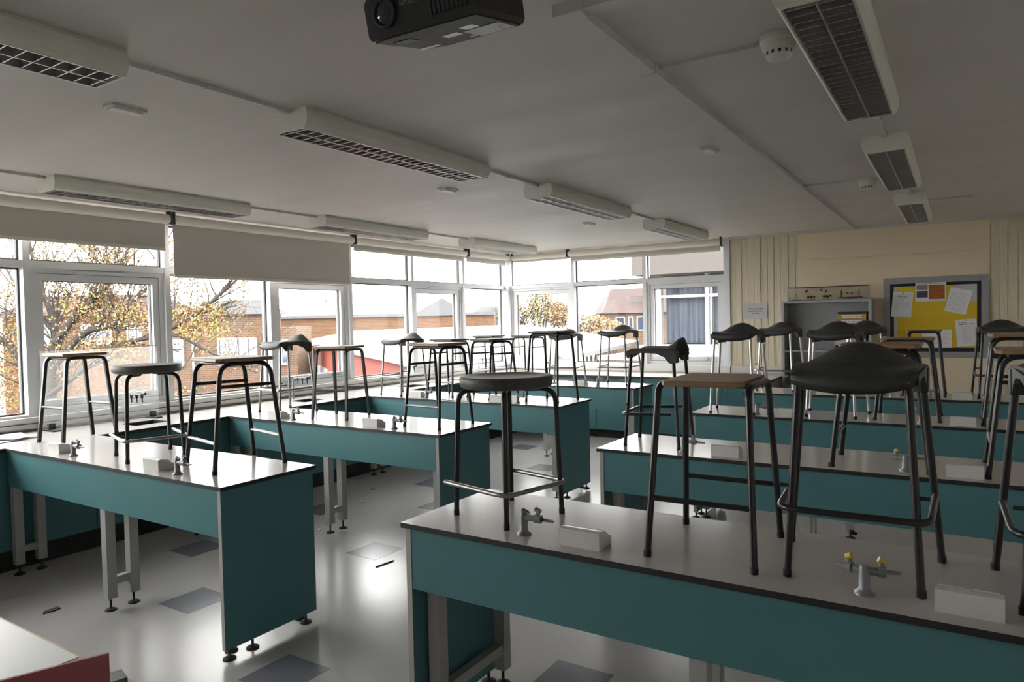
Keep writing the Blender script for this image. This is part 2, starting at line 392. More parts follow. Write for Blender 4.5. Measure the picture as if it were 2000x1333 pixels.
# ------------------------------------------------------------------ window counters, sinks
sinks = [(3.15, 3.45), (4.93, 5.22), (6.62, 6.95)]
wc = thing('window_counter', 'long grey laminate worktop with black edge under the left windows', 'worktop', (0, 0, 0))
c = MB(); y = -0.94; T = {'': 0, '+x': 1, '-x': 1, '-y': 1, '+y': 1, '-z': 1}
for a, b in sinks:
    c.box(-6.338, -5.57, y, a, 0.87, 0.9, T); c.box(-6.338, -6.03, a, b, 0.87, 0.9, T); c.box(-5.78, -5.57, a, b, 0.87, 0.9, T); y = b
c.box(-6.338, -5.57, y, YW-0.002, 0.87, 0.9, T)
c.build('worktop', ['worktop', 'black_edge'], wc)
MB().box(-6.338, -6.318, -0.94, YW-0.002, 0.9, 0.925).build('upstand', 'panel_edge', wc)
bc = thing('back_counter', 'grey laminate worktop running below the back windows', 'worktop')
MB().box(-5.569, -1.965, 8.97, YW-0.018, 0.87, 0.9, T).build('worktop', ['worktop', 'black_edge'], bc)
MB().box(-5.569, -1.965, YW-0.06, YW-0.04, 0.9, 0.925).build('upstand', 'panel_edge', bc)
names = ['nearest the camera', 'below the second sink', 'below the third sink']
for k, (a, b) in enumerate(sinks):
    s = thing('sink', ['inset sink in window counter behind the acrylic screen', 'inset sink in window counter left of the dark square stool', 'inset sink in window counter farthest down the room'][k], 'sink', (-5.905, (a+b)/2, 0.70), 0, 'inset sinks in the window counter')
    m = MB(); q = (b-a)/2-0.002
    m.box(-0.123, 0.123, -q, q, 0, 0.012).box(-0.123, -0.113, -q, q, 0.012, 0.197).box(0.113, 0.123, -q, q, 0.012, 0.197).box(-0.113, 0.113, -q, -q+0.01, 0.012, 0.197).box(-0.113, 0.113, q-0.01, q, 0.012, 0.197)
    m.build('basin', 'dark_void', s)
    MB().lathe([(0.02, 0.012), (0.02, 0.016)], 12).build('drain', 'chrome', s)
def lab_tap(x, y, label):
    t = thing('water_tap', label, 'tap', (x, y, 0.9), 0, 'swan neck water taps on the window counter')
    MB().lathe([(0.026, 0), (0.026, 0.006), (0.014, 0.012), (0.014, 0.03)], 14).build('base', 'tap_grey', t)
    MB().tube(fillet([(0, 0, 0.02), (0, 0, 0.235), (0.17, 0.05, 0.235)], 0.045), 0.009, 10).build('neck', 'tap_grey', t)
    for d in (0.06, 0.115, 0.17):
        MB().tube([(d, d*0.3, 0.24), (d, d*0.3, 0.205)], 0.011, 10).tube([(d, d*0.3, 0.205), (d+0.004, d*0.3, 0.165)], 0.007, 8, r_end=0.004).build('nozzle', 'binder_black', t)
    MB().tube([(0.17, 0.05, 0.24), (0.21, 0.06, 0.243)], 0.014, 8).build('lever', 'binder_black', t)
lab_tap(-6.15, 3.27, 'grey swan neck tap with black nozzles behind acrylic screen')
lab_tap(-6.15, 5.09, 'grey swan neck tap with black nozzles under the lowest blind')
lab_tap(-6.15, 6.86, 'grey swan neck tap with black nozzles at the third sink')
lab_tap(-6.15, 8.60, 'grey swan neck tap near the corner of the window counter')
# base units below the counters
def base_unit(x0, x1, y0, y1, face, label):
    u = thing('base_unit', label, 'cabinet', ((x0+x1)/2, (y0+y1)/2, 0), 0, 'teal fronted base units below the counters')
    hx, hy = (x1-x0)/2, (y1-y0)/2
    if face == 'x':
        MB().box(-hx, hx-0.06, -hy, hy, 0, 0.158).build('plinth', 'plinth', u)
        MB().box(-hx, hx-0.025, -hy, hy, 0.158, 0.69).build('carcass', 'panel_edge', u)
        MB().box(hx-0.024, hx, -hy+0.003, hy-0.003, 0.16, 0.868, 0).build('front_panel', 'teal_laminate', u)
    else:
        MB().box(-hx, hx, -hy+0.06, hy, 0, 0.118).build('plinth', 'plinth', u)
        MB().box(-hx, hx, -hy+0.025, hy, 0.118, 0.868).build('carcass', 'panel_edge', u)
        for s in (-1, 1):
            d = MB().box(min(s*0.002, s*(hx-0.003)), max(s*0.002, s*(hx-0.003)), -hy, -hy+0.024, 0.12, 0.85).build('door', 'teal_laminate', u)
            MB().tube(fillet([(s*0.06, -hy, 0.76), (s*0.06, -hy-0.025, 0.76), (s*0.06, -hy-0.025, 0.68), (s*0.06, -hy, 0.68)], 0.012, 3), 0.005, 6).build('handle', 'chrome', d)
    return u
ys = [-0.9, 0.9, 2.75, 4.55, 6.33, 8.06, 9.0]
nm = ['teal base unit below window counter, left of the frame edge', 'teal base unit under window counter beside the front left bench', 'teal base unit under window counter between first and second left benches',
      'teal base unit under window counter between second and third left benches', 'teal base unit under window counter between third and fourth left benches', 'teal base unit under window counter in the corner']
for i in range(6): base_unit(-6.33, -5.65, ys[i]+0.002, ys[i+1]-0.002, 'x', nm[i])
for i, (a, b, l) in enumerate([(-5.56, -4.40, 'teal base unit under back counter nearest the corner'), (-4.40, -3.20, 'teal base unit under back counter behind fourth left bench'), (-3.20, -1.98, 'teal base unit under back counter beside the grey bookcase')]):
    base_unit(a+0.002, b-0.002, 9.02, YW-0.02, 'y', l)

# ------------------------------------------------------------------ lab benches
leg_mesh = None
def adj_foot(parent, x, y, z0):
    MB().lathe([(0.034, 0.0), (0.034, 0.006), (0.020, 0.014), (0.007, 0.018), (0.007, z0+0.01)], 12).build('foot', 'rubber', parent, (x, y, 0))
def bench(label, x0, x1, y0, y1, end):
    b = thing('lab_bench', label, 'bench', ((x0+x1)/2, (y0+y1)/2, 0), 0, 'teal science lab benches in two columns')
    hx, hy = (x1-x0)/2, (y1-y0)/2
    MB().box(-hx, hx, -hy, hy, 0.879, 0.9, {'': 1, '+z': 0}).build('worktop', ['worktop', 'black_edge'], b)
    e = 1 if end == 'right' else -1
    MB().box(-hx if e > 0 else -hx+0.045, hx-0.045 if e > 0 else hx, -hy+0.012, -hy+0.032, 0.632, 0.882, {'': 0, '-z': 1}).build('front_panel', ['teal_laminate', 'panel_edge'], b)
    px = sorted((e*(hx-0.018), e*(hx-0.044)))
    pnl = MB().box(px[0], px[1], -hy+0.010, hy-0.010, 0.052, 0.882, {'': 0, '-y': 1, '+y': 1, '-z': 1}).build('end_panel', ['teal_laminate', 'panel_edge'], b)
    for yy in (-hy+0.04, -hy+0.18, hy-0.08): adj_foot(pnl, e*(hx-0.031), yy, 0.045)
    # H shaped leg frames
    for (lx, ya, yb) in ((e*(hx-1.215), -hy+0.055, -hy+0.195), (e*(hx-2.43), -hy+0.055, -hy+0.195), (e*(hx-0.10), -hy+0.10, hy-0.06)):
        if abs(lx) > hx+0.01: continue
        t = 0.028
        for yy in (ya, yb):
            lg = MB().box(lx-t, lx+t, yy-t, yy+t, 0.075, 0.632 if abs(lx) < hx-0.2 else 0.86).build('leg', 'grey_steel', b)
            adj_foot(lg, lx, yy, 0.07)
        MB().box(lx-0.02, lx+0.02, ya+t, yb-t, 0.155, 0.20).build('crossbar', 'grey_steel', b)
    MB().box(-hx+0.03, hx-0.03, hy-0.10, hy-0.05, 0.80, 0.88).build('back_rail', 'grey_steel', b)
    return b
LB = [(2.122, 2.74), (3.88, 4.5425), (5.651, 6.322), (7.446, 8.037)]
RB = [(2.104, 2.735), (3.92, 4.538), (5.716, 6.28), (7.448, 8.055)]
ordn = ['first', 'second', 'third', 'fourth']
for i, (a, b) in enumerate(LB): bench('teal lab bench against window counter, %s from the camera in left column' % ordn[i], -5.569, -3.136, a, b, 'right')
for i, (a, b) in enumerate(RB): bench('teal lab bench without window counter, %s from the camera in right column' % ordn[i], -1.915, 1.2, a, b, 'left')

# socket boxes and gas taps, two pairs on every bench
def socket_box(x, y, label):
    s = thing('socket_box', label, 'socket box', (x, y, 0.9), 0, 'power socket boxes on the benches')
    prof = [(0, 0), (0, 0.062), (0.016, 0.066), (0.045, 0.060), (0.085, 0.036), (0.098, 0.034), (0.1, 0)]
    MB().prism(prof, 'x', -0.078, 0.078).build('housing', 'plastic_white', s)
    for q in (-0.04, 0.04):
        MB().box(-0.03, 0.03, -0.001, 0.004, -0.012, 0.012).build('socket_plate', 'paper', s, (q, 0.066, 0.049), (R(60), 0, 0))
def gas_tap(x, y, label, double=False, rz=0):
    t = thing('gas_tap', label, 'gas tap', (x, y, 0.9), rz, 'gas taps on the benches')
    MB().lathe([(0.028, 0), (0.028, 0.006), (0.019, 0.012), (0.0155, 0.018), (0.0155, 0.074), (0.012, 0.084)], 16).build('pillar', 'tap_grey', t)
    for a in ((R(20), R(160)) if double else (0.0,)):
        dx, dy = math.cos(a), math.sin(a)*(1 if not double else 0.9)
        P = lambda d, z: (dx*d*(0.72 if double else 1), dy*d*(0.72 if double else 1), z)
        MB().tube([P(0, 0.068), P(0.075, 0.068)], 0.012, 10).tube([P(0.050, 0.068), P(0.076, 0.068)], 0.0165, 10).build('arm', 'tap_grey', t)
        MB().tube([P(0.07, 0.068), P(0.13, 0.066)], 0.0075, 8, r_end=0.0045).build('nozzle', 'tap_grey', t)
        MB().tube([P(0.063, 0.07), P(0.063, 0.1)], 0.009, 8).build('valve_stem', 'tap_grey', t)
        MB().tube([P(0.052, 0.104), P(0.074, 0.096)], 0.0095, 8).build('lever', 'tap_yellow' if double else 'tap_grey', t)
    if not double:
        MB().tube([(0, 0, 0.08), (0.002, 0, 0.095)], 0.011, 8).tube([(-0.004, 0, 0.096), (0.026, 0, 0.085)], 0.006, 8).build('cap_lever', 'tap_grey', t)
for i in range(4):
    yl, yr = LB[i][0]+0.075, RB[i][0]+0.068
    socket_box((-5.05, -5.03, -4.95, -5.02)[i], yl, 'socket box at window end of %s left bench' % ordn[i]); gas_tap(-4.80, yl+0.01, 'gas tap at window end of %s left bench' % ordn[i])
    socket_box(-3.895, yl, 'socket box at aisle end of %s left bench' % ordn[i]); gas_tap(-3.645, yl+0.01, 'gas tap at aisle end of %s left bench' % ordn[i])
    gas_tap(-1.39, yr+0.04, 'gas tap at aisle end of %s right bench' % ordn[i]); socket_box(-1.135, yr, 'socket box at aisle end of %s right bench' % ordn[i])
    gas_tap(-0.232, yr+0.04, 'twin gas tap with yellow levers midway along %s right bench' % ordn[i], True); socket_box(0.02, yr, 'socket box midway along %s right bench' % ordn[i])

# ------------------------------------------------------------------ stools
def hoop_stool(seat_mat, leg_mat, high=True, square=False, over=True, low=0.26, r=0.0118):
    t = link('lab_stool', None); w, d, h = 0.37, 0.37, 0.64
    wt, dt = 0.315, 0.26
    zt = h-0.034 if over else h-0.018
    for s in (-1, 1):
        P = fillet([(s*w/2, -d/2, 0.008), (s*wt/2, -dt/2, zt), (s*wt/2, dt/2, zt), (s*w/2, d/2, 0.008)], 0.07 if high else 0.045, 6)
        MB().tube(P, r, 10, square=square).build('leg_frame', leg_mat, t)
        for q in (-1, 1): MB().lathe([(r+0.0016, 0), (r+0.0016, 0.022)], 10, (s*w/2, q*d/2, 0)).build('foot_cap', 'rubber', t)
        if high:
            f = 0.75; yy = d/2+(dt/2-d/2)*f; xx = w/2+(wt/2-w/2)*f
            MB().tube([(s*xx, -yy, f*h), (s*xx, yy, f*h)], r*0.85, 8).build('side_rung', leg_mat, t)
    for q in (-1, 1):
        yy = d/2+(dt/2-d/2)*low; xx = w/2+(wt/2-w/2)*low
        MB().tube([(-xx, q*yy, low*h), (xx, q*yy, low*h)], r*0.85, 8).build('foot_rung', 'worn_steel' if low < 0.3 else leg_mat, t)
        MB().tube([(-wt/2, q*0.10, zt), (wt/2, q*0.10, zt)], r*0.8, 8).build('seat_bar', leg_mat, t)
    # board seat with eased edges
    hx, hy = (0.185, 0.155) if over else (wt/2-r-0.001, 0.158)
    z0, z1, e = h-0.021, h, 0.004
    m = MB(); n = 0
    ring = lambda a, b, z: [(x*a, y*b, z) for x, y in ((-1, -0.86), (-0.88, -1), (0.88, -1), (1, -0.86), (1, 0.86), (0.88, 1), (-0.88, 1), (-1, 0.86))]
    vs = ring(hx-e, hy-e, z0)+ring(hx, hy, z0+e)+ring(hx, hy, z1-e)+ring(hx-e, hy-e, z1)
    fs = [(i*8+k, i*8+(k+1) % 8, (i+1)*8+(k+1) % 8, (i+1)*8+k) for i in range(3) for k in range(8)]+[tuple(range(7, -1, -1)), tuple(range(24, 32))]
    m.add(vs, fs).build('seat', seat_mat, t)
    return t
def round_stool():
    t = link('lab_stool', None); h, a = 0.585, 0.155
    MB().lathe([(0.0, h-0.05), (0.175, h-0.05), (0.19, h-0.042), (0.195, h-0.01), (0.188, h-0.001), (0.17, h), (0.13, h-0.006), (0.0, h-0.009)], 40).build('seat', 'poly_grey', t)
    for sx, sy in ((-1, -1), (1, -1), (1, 1), (-1, 1)):
        P = fillet([(sx*0.05, sy*0.05, h-0.058), (sx*0.142, sy*0.142, h-0.058), (sx*a, sy*a, 0.008)], 0.06, 6)
        MB().tube(P, 0.0112, 10).build('leg', 'dark_steel', t)
        MB().lathe([(0.0126, 0), (0.0126, 0.022)], 10, (sx*a, sy*a, 0)).build('foot_cap', 'rubber', t)
    q = a+0.018; z = 0.135
    MB().tube(fillet([(-q-0.03, -q, z), (q, -q, z), (q, q, z), (-q+0.02, q, z)], 0.055, 6), 0.0098, 10).build('foot_rail', 'worn_steel', t)
    return t
def saddle_stool(leg_mat):
    t = link('lab_stool', None); h = 0.645
    nx, ny = 20, 16; top = []; bot = []
    for j in range(ny+1):
        v = j/ny
        for i in range(nx+1):
            u = -1+2*i/nx
            hw = 0.168+0.03*v
            x = u*hw
            y = -0.175+v*0.345-0.022*(1-u*u)*(1-v)
            z = h-0.012*(1-u*u)*math.sin(math.pi*min(1, v*1.3)) if v < 0.77 else h
            z -= 0.032*max(0, (0.22-v)/0.22)**2
            z += 0.006*u**4+0.005*math.exp(-((v-0.10)/0.05)**2)
            k = max(0, (v-0.66)/0.34); k = k*k*(3-2*k)
            z += 0.070*(math.cos(math.pi/2*min(1, abs(u)/0.99))**1.45)*k
            z -= 0.016*k*abs(u)**3
            top.append((x, y, z)); th = 0.017 if v > 0.02 else 0.022
            fl_ = max(0, 1-v/0.10)
            bot.append((x*0.985, y-0.012*k*(1-u*u)+0.006*fl_, z-th-0.018*(1-u*u)*fl_))
    N = (nx+1)*(ny+1); m = MB(); fs = []
    for j in range(ny):
        for i in range(nx):
            a = j*(nx+1)+i; fs.append((a, a+1, a+nx+2, a+nx+1)); fs.append((N+a, N+a+nx+1, N+a+nx+2, N+a+1))
    bd = [i for i in range(nx+1)]+[j*(nx+1)+nx for j in range(1, ny+1)]+[ny*(nx+1)+i for i in range(nx-1, -1, -1)]+[j*(nx+1) for j in range(ny-1, 0, -1)]
    for k in range(len(bd)):
        a, b = bd[k], bd[(k+1) % len(bd)]; fs.append((b, a, N+a, N+b))
    m.add(top+bot, fs, 0, True).build('seat', 'poly_dark', t)
    for s in (-1, 1):
        # arched side skirt deepening into a socket over the back leg
        poly = [(-0.172, h-0.012), (0.165, h-0.004), (0.172, h-0.05), (0.150, h-0.098), (0.118, h-0.092), (0.09, h-0.055), (0.03, h-0.03), (-0.06, h-0.026), (-0.13, h-0.036), (-0.165, h-0.045)]
        xs_ = sorted((s*0.163, s*0.178))
        M = MB(); M.prism(poly, 'x', xs_[0], xs_[1])
        for k in range(len(M.v)):                       # splay outward towards the back
            x_, y_, z_ = M.v[k]; M.v[k] = (x_+s*0.018*(y_+0.17)/0.34, y_, z_)
        M.build('skirt', 'poly_dark', t)
        MB().prism([(s*0.135, 0.15), (s*0.196, 0.125), (s*0.2, 0.165), (s*0.14, 0.172)] if s > 0 else [(s*0.14, 0.172), (s*0.2, 0.165), (s*0.196, 0.125), (s*0.135, 0.15)], 'z', h-0.09, h-0.012).build('back_socket', 'poly_dark', t)
        MB().tube([(s*0.182, -0.182, 0.008), (s*0.150, -0.140, h-0.018)], 0.0115, 10).build('leg', leg_mat, t)
        MB().tube([(s*0.232, 0.182, 0.008), (s*0.180, 0.143, h-0.04)], 0.0115, 10).build('leg', leg_mat, t)
        for fx, fy in ((0.182, -0.182), (0.232, 0.182)): MB().lathe([(0.0130, 0), (0.0130, 0.022)], 10, (s*fx, fy, 0)).build('foot_cap', 'rubber', t)
        MB().tube([(s*0.168, -0.163, 0.28), (s*0.205, -0.163, 0.28)], 0.006, 8).build('bumper', 'rubber', t)
    z = 0.215
    MB().tube(fillet([(-0.216, 0.135, z+0.01), (-0.205, -0.195, z), (0.205, -0.195, z), (0.216, 0.135, z+0.01)], 0.055, 6), 0.0105, 10).build('foot_rail', 'worn_steel' if leg_mat != 'dark_steel' else 'dark_steel', t)
    return t
PROTO = {
 'high': hoop_stool('plywood', 'dark_steel', True), 'highdark': hoop_stool('poly_grey', 'dark_steel', True),
 'plain': hoop_stool('plywood', 'dark_steel', False, False, False, 0.33, 0.0122), 'square': hoop_stool('plywood', 'dark_steel', False, True, True, 0.40, 0.0120),
 'sqdark': hoop_stool('poly_grey', 'dark_steel', False, False, True, 0.28, 0.0122),
 'round': round_stool(), 'saddle': saddle_stool('dark_steel'), 'silver': saddle_stool('silver_steel'), 'worn': saddle_stool('worn_steel')}
BASE = {'high': (0.37, 0.37, 0.64), 'highdark': (0.37, 0.37, 0.64), 'plain': (0.37, 0.37, 0.64), 'square': (0.37, 0.37, 0.64), 'sqdark': (0.37, 0.37, 0.64), 'round': (0.31, 0.31, 0.585), 'saddle': (0.40, 0.37, 0.645), 'silver': (0.40, 0.37, 0.645), 'worn': (0.40, 0.37, 0.645)}
index_kids()
used = set()
Z9 = 0.9
STOOLS = [
 # type, x, y, rot, w, d, h, base z, label
 ('square', -5.47, 2.555, 2, 0.33, 0.38, 0.645, Z9, 'square-tube stool with thin wooden seat, leftmost on the front left bench'),
 ('round', -4.325, 2.44, -17.5, 0.34, 0.32, 0.585, Z9, 'round grey seated stool in the middle of the front left bench'),
 ('high', -3.593, 2.539, -12.3, 0.41, 0.41, 0.635, Z9, 'wooden seated hoop-leg stool at aisle end of the front left bench'),
 ('worn', -5.33, 4.33, -8, 0.39, 0.36, 0.655, Z9, 'dark saddle stool in front of the window under the lowest blind'),
 ('square', -4.528, 4.259, 13, 0.34, 0.355, 0.625, Z9, 'square-tube stool with flat seat midway along second left bench'),
 ('high', -3.444, 4.26, -4, 0.365, 0.39, 0.65, Z9, 'wooden seated hoop-leg stool at aisle end of second left bench'),
 ('high', -5.12, 3.55, 6, 0.37, 0.37, 0.62, 0.0, 'wooden seated stool standing on the floor behind front left bench'),
 ('worn', -5.30, 5.93, -8, 0.38, 0.36, 0.63, Z9, 'dark saddle stool at window end of third left bench'),
 ('highdark', -4.70, 6.03, -3, 0.36, 0.36, 0.625, Z9, 'hoop-leg stool on third left bench behind the wooden seated one'),
 ('highdark', -4.16, 6.06, -16.8, 0.375, 0.39, 0.625, Z9, 'hoop-leg stool on third left bench just left of its socket box'),
 ('sqdark', -3.428, 6.04, -3, 0.37, 0.38, 0.70, Z9, 'tall hoop-leg stool at aisle end of third left bench'),
 ('highdark', -5.37, 7.75, 0, 0.36, 0.36, 0.615, Z9, 'hoop-leg stool at window end of fourth left bench'),
 ('highdark', -4.74, 7.75, -4, 0.36, 0.36, 0.615, Z9, 'hoop-leg stool on fourth left bench in front of the corner casement'),
 ('worn', -4.20, 7.76, 10, 0.37, 0.36, 0.62, Z9, 'saddle stool on fourth left bench beside its socket box'),
 ('worn', -3.52, 7.86, 0, 0.40, 0.38, 0.66, Z9, 'saddle stool at aisle end of fourth left bench before the brick house view'),
 ('round', -1.592, 2.42, -14, 0.309, 0.316, 0.585, Z9, 'round grey seated stool at aisle end of the front right bench'),
 ('plain', -0.723, 2.426, 1, 0.352, 0.42, 0.598, Z9, 'wooden seated tube stool in the middle of the front right bench'),
 ('saddle', -0.275, 2.432, 1, 0.395, 0.36, 0.645, Z9, 'large black saddle stool on front right bench nearest the camera'),
 ('saddle', 0.325, 2.44, 0, 0.40, 0.36, 0.645, Z9, 'saddle stool cut off by right edge of photo on front right bench'),
 ('saddle', -1.635, 4.268, -83, 0.375, 0.355, 0.615, Z9, 'black saddle stool turned sideways at aisle end of second right bench'),
 ('high', -0.349, 4.17, 90, 0.36, 0.448, 0.65, Z9, 'wooden seated stool half hidden behind the large black saddle stool'),
 ('high', 0.315, 4.23, 90, 0.42, 0.40, 0.62, Z9, 'wooden seated stool at right edge of photo on second right bench'),
 ('silver', -1.575, 5.93, 0, 0.385, 0.36, 0.675, Z9, 'saddle stool with pale legs at aisle end of third right bench'),
 ('silver', -0.837, 6.03, -2, 0.385, 0.37, 0.675, Z9, 'saddle stool with pale legs midway along third right bench'),
 ('plain', -0.331, 6.085, 90, 0.40, 0.42, 0.615, Z9, 'hoop-leg stool on third right bench below the yellow notice board'),
 ('high', 0.34, 6.03, 90, 0.38, 0.40, 0.645, Z9, 'wooden seated stool at right edge of photo on third right bench'),
 ('silver', -1.63, 7.82, -3, 0.40, 0.36, 0.66, Z9, 'saddle stool with pale legs at aisle end of fourth right bench'),
 ('silver', -0.80, 7.85, 3, 0.375, 0.36, 0.66, Z9, 'saddle stool with pale legs on fourth right bench before the bookcase'),
 ('plain', -0.29, 7.80, 90, 0.34, 0.35, 0.635, Z9, 'wooden seated stool on fourth right bench in front of yellow notice board'),
 ('saddle', 0.33, 7.80, 0, 0.40, 0.37, 0.65, Z9, 'black saddle stool on fourth right bench beneath right side of notice board'),
]
for k, x, y, rz, ww, dd, hh, bz, lab in STOOLS:
    o = PROTO[k] if k not in used else copy_tree(PROTO[k])
    used.add(k); b = BASE[k]
    o.location = (x, y, bz); o.rotation_euler = (0, 0, R(rz)); o.scale = (ww/b[0], dd/b[1], hh/b[2])
    tag(o, lab, 'stool', 'lab stools put up on the benches' if bz else None)

# ------------------------------------------------------------------ ceiling lights
def fixture():
    t = link('ceiling_light', None); L = 0.79
    out = [(-0.116, 0.0), (-0.126, -0.02), (-0.130, -0.045), (-0.128, -0.07), (-0.118, -0.092), (-0.106, -0.105)]
    inn = [(-0.100, -0.105), (-0.112, -0.09), (-0.122, -0.068), (-0.124, -0.045), (-0.120, -0.022), (-0.110, 0.0)]
    for s in (1, -1):
        MB().prism([(s*x, z) for x, z in out+inn][::s], 'y', -L+0.012, L-0.012).build('side_panel', 'fixture_paint', t)
    MB().box(-0.110, 0.110, -L+0.012, L-0.012, -0.006, 0.0).build('back_plate', 'fixture_paint', t)
    cap = out+[(-x, z) for x, z in out[::-1]]
    for a, b in ((-L, -L+0.012), (L-0.012, L)): MB().prism(cap, 'y', a, b).build('end_cap', 'fixture_paint', t)
    MB().prism([(-0.105, -0.03), (-0.05, -0.02), (0, -0.034), (0.05, -0.02), (0.105, -0.03), (0.105, -0.026), (0.05, -0.016), (0, -0.03), (-0.05, -0.016), (-0.105, -0.026)], 'y', -L+0.014, L-0.014).build('reflector', 'reflector_metal', t)
    for x in (-0.05, 0.05): MB().tube([(x, -L+0.05, -0.05), (x, L-0.05, -0.05)], 0.012, 10).build('lamp_tube', 'fluorescent_tube', t)
    for x in (-0.1, 0.0, 0.1): MB().box(x-0.0025, x+0.0025, -L+0.02, L-0.02, -0.107, -0.068).build('louvre_rail', 'louvre_metal', t)
    me = MB().prism([(-0.0022, -0.105), (0.0022, -0.105), (0.003, -0.075), (-0.003, -0.075)], 'x', -0.097, 0.097).mesh('louvre_blade', 'louvre_metal')
    n = 26
    for i in range(n): link('louvre_blade', me, t, (0, -L+0.035+i*(2*L-0.07)/(n-1), 0))
    return t
FX = fixture(); index_kids(); first = True
FY = [0.70, 3.148, 5.585, 8.08]
rows = [('a', -5.365), ('b', -2.815), ('c', -0.375)]
lab = {'a': ['', 'long strip light above the two left blinds', 'strip light in the window-side row, middle one', 'strip light in the window-side row, nearest the corner'],
       'b': ['strip light with open louvre cut off at left edge of the photo', 'long louvred strip light in the middle of the ceiling', 'strip light beyond the central one in the middle row', 'farthest strip light of the middle row, near back windows'],
       'c': ['', 'large louvred strip light at top right of the photo', 'strip light of the right row, second from camera', 'strip light of the right row, against the back wall']}
for r_, x in rows:
    for i, y in enumerate(FY):
        if not lab[r_][i]: continue
        o = FX if first else copy_tree(FX); first = False
        o.location = (x, y, H); tag(o, lab[r_][i], 'ceiling light', 'louvred fluorescent strip lights')
# surface conduits on the ceiling
n = 7
for r_, x in rows:
    m = MB(); segs = [(YF+0.02, FY[0]-0.79), (FY[0]+0.79, FY[1]-0.79), (FY[1]+0.79, FY[2]-0.79), (FY[2]+0.79, FY[3]-0.79)]
    if r_ != 'b': segs = [(YF+0.02, FY[1]-0.79)]+segs[2:]
    for a, b in segs:
        m.box(x-0.014, x+0.014, a+0.002, b-0.002, H-0.02, H)
        m.box(x-0.02, x+0.02, (a+b)/2-0.03, (a+b)/2+0.03, H-0.024, H)
    struct(m.build('trim_%d' % n, 'trunking'), 'ceiling conduit linking a row of strip lights'); n += 1
struct(MB().box(-1.15, -1.085, 2.17, 2.9, H-0.035, H).box(-1.142, -1.092, 2.9, YW-0.05, H-0.03, H).box(-1.17, -1.07, 2.12, 2.20, H-0.042, H).box(-1.07, XR, 2.13, 2.19, H-0.035, H).box(-1.155, -1.08, 2.86, 2.93, H-0.04, H)
       .build('trim_%d' % n, 'trunking'), 'square cable trunking running to the back wall'); n += 1
struct(MB().box(-1.08, -0.66, 2.885, 2.905, H-0.014, H).box(-1.09, -0.69, 6.25, 6.27, H-0.014, H).box(-0.24, 0.08, 7.83, 7.85, H-0.014, H).box(0.06, 0.12, 7.82, 7.86, H-0.02, H).build('trim_%d' % n, 'trunking'), 'thin branch conduits to the smoke detectors')
for x, y, l in ((-0.585, 2.86, 'white smoke detector nearest the camera, beside the large strip light'), (-0.62, 6.31, 'white smoke detector farther away, near the second right light')):
    t = thing('smoke_detector', l, 'smoke detector', (x, y, H), 0, 'smoke detectors on the ceiling')
    MB().lathe([(0.0, -0.028), (0.066, -0.028), (0.072, -0.02), (0.072, 0.0)][::-1], 28).build('base', 'plastic_cream', t)
    MB().lathe([(0.062, -0.028), (0.060, -0.05), (0.052, -0.062)], 28).build('body', 'plastic_cream', t)
    MB().lathe([(0.049, -0.062), (0.046, -0.075)], 24).build('chamber', 'dark_void', t)
    for k in range(12):
        a = k*math.pi/6; MB().box(-0.007, 0.007, 0.044, 0.050, -0.075, -0.062).build('rib', 'plastic_cream', t, None, (0, 0, a))
    MB().lathe([(0.049, -0.075), (0.044, -0.085), (0.03, -0.09), (0.0, -0.091)], 24).build('cap', 'plastic_cream', t)
for x, y, l in ((-3.415, 1.868, 'white cover plate on ceiling nearest the left edge'), (-3.49, 4.51, 'small white cover plate on ceiling below the long central light'), (-1.35, 4.49, 'small white cover plate on ceiling beside the square trunking'), (-3.51, 7.11, 'small white cover plate on ceiling farthest from the camera')):
    t = thing('cover_plate', l, 'cover plate', (x, y, H), 0, 'cover plates on the ceiling')
    MB().box(-0.042, 0.042, -0.085, 0.085, -0.012, 0).build('base', 'plastic_cream', t)
    MB().prism([(-0.03, -0.012), (-0.026, -0.022), (0.026, -0.022), (0.03, -0.012)], 'y', -0.072, 0.072).build('lid', 'plastic_white', t)

# ------------------------------------------------------------------ projector
pj_ = thing('projector', 'black ceiling projector with pale underside labels at top of photo', 'projector', (-1.135, 1.37, 2.452), R(0))
pj_.rotation_euler = (R(13), 0, R(2))
prof = [(-0.168, 0.012), (-0.160, 0.0), (0.160, 0.0), (0.168, 0.012), (0.168, 0.09), (0.155, 0.105), (-0.155, 0.105), (-0.168, 0.09)]
MB().prism(prof, 'y', 0.0, 0.245).build('body', 'projector_black', pj_)
MB().prism([(-0.158, 0.012), (-0.10, 0.003), (-0.02, 0.003), (0.158, 0.012), (0.158, 0.235), (-0.09, 0.238), (-0.14, 0.205)], 'z', -0.004, 0.001).build('underside', 'projector_grey', pj_)
MB().lathe([(0.036, 0.004), (0.036, -0.006), (0.030, -0.008), (0.028, 0.002)], 24, (-0.105, 0.0, 0.058), axis='y').build('lens_ring', 'dark_void', pj_)
MB().lathe([(0.026, -0.002), (0.02, -0.005), (0.0, -0.006)], 20, (-0.105, 0.0, 0.058), axis='y').build('lens', 'dark_glass', pj_)
for i in range(9): MB().box(0.035+i*0.013, 0.042+i*0.013, -0.003, 0.0, 0.02, 0.09).build('vent_slat', 'dark_void', pj_)
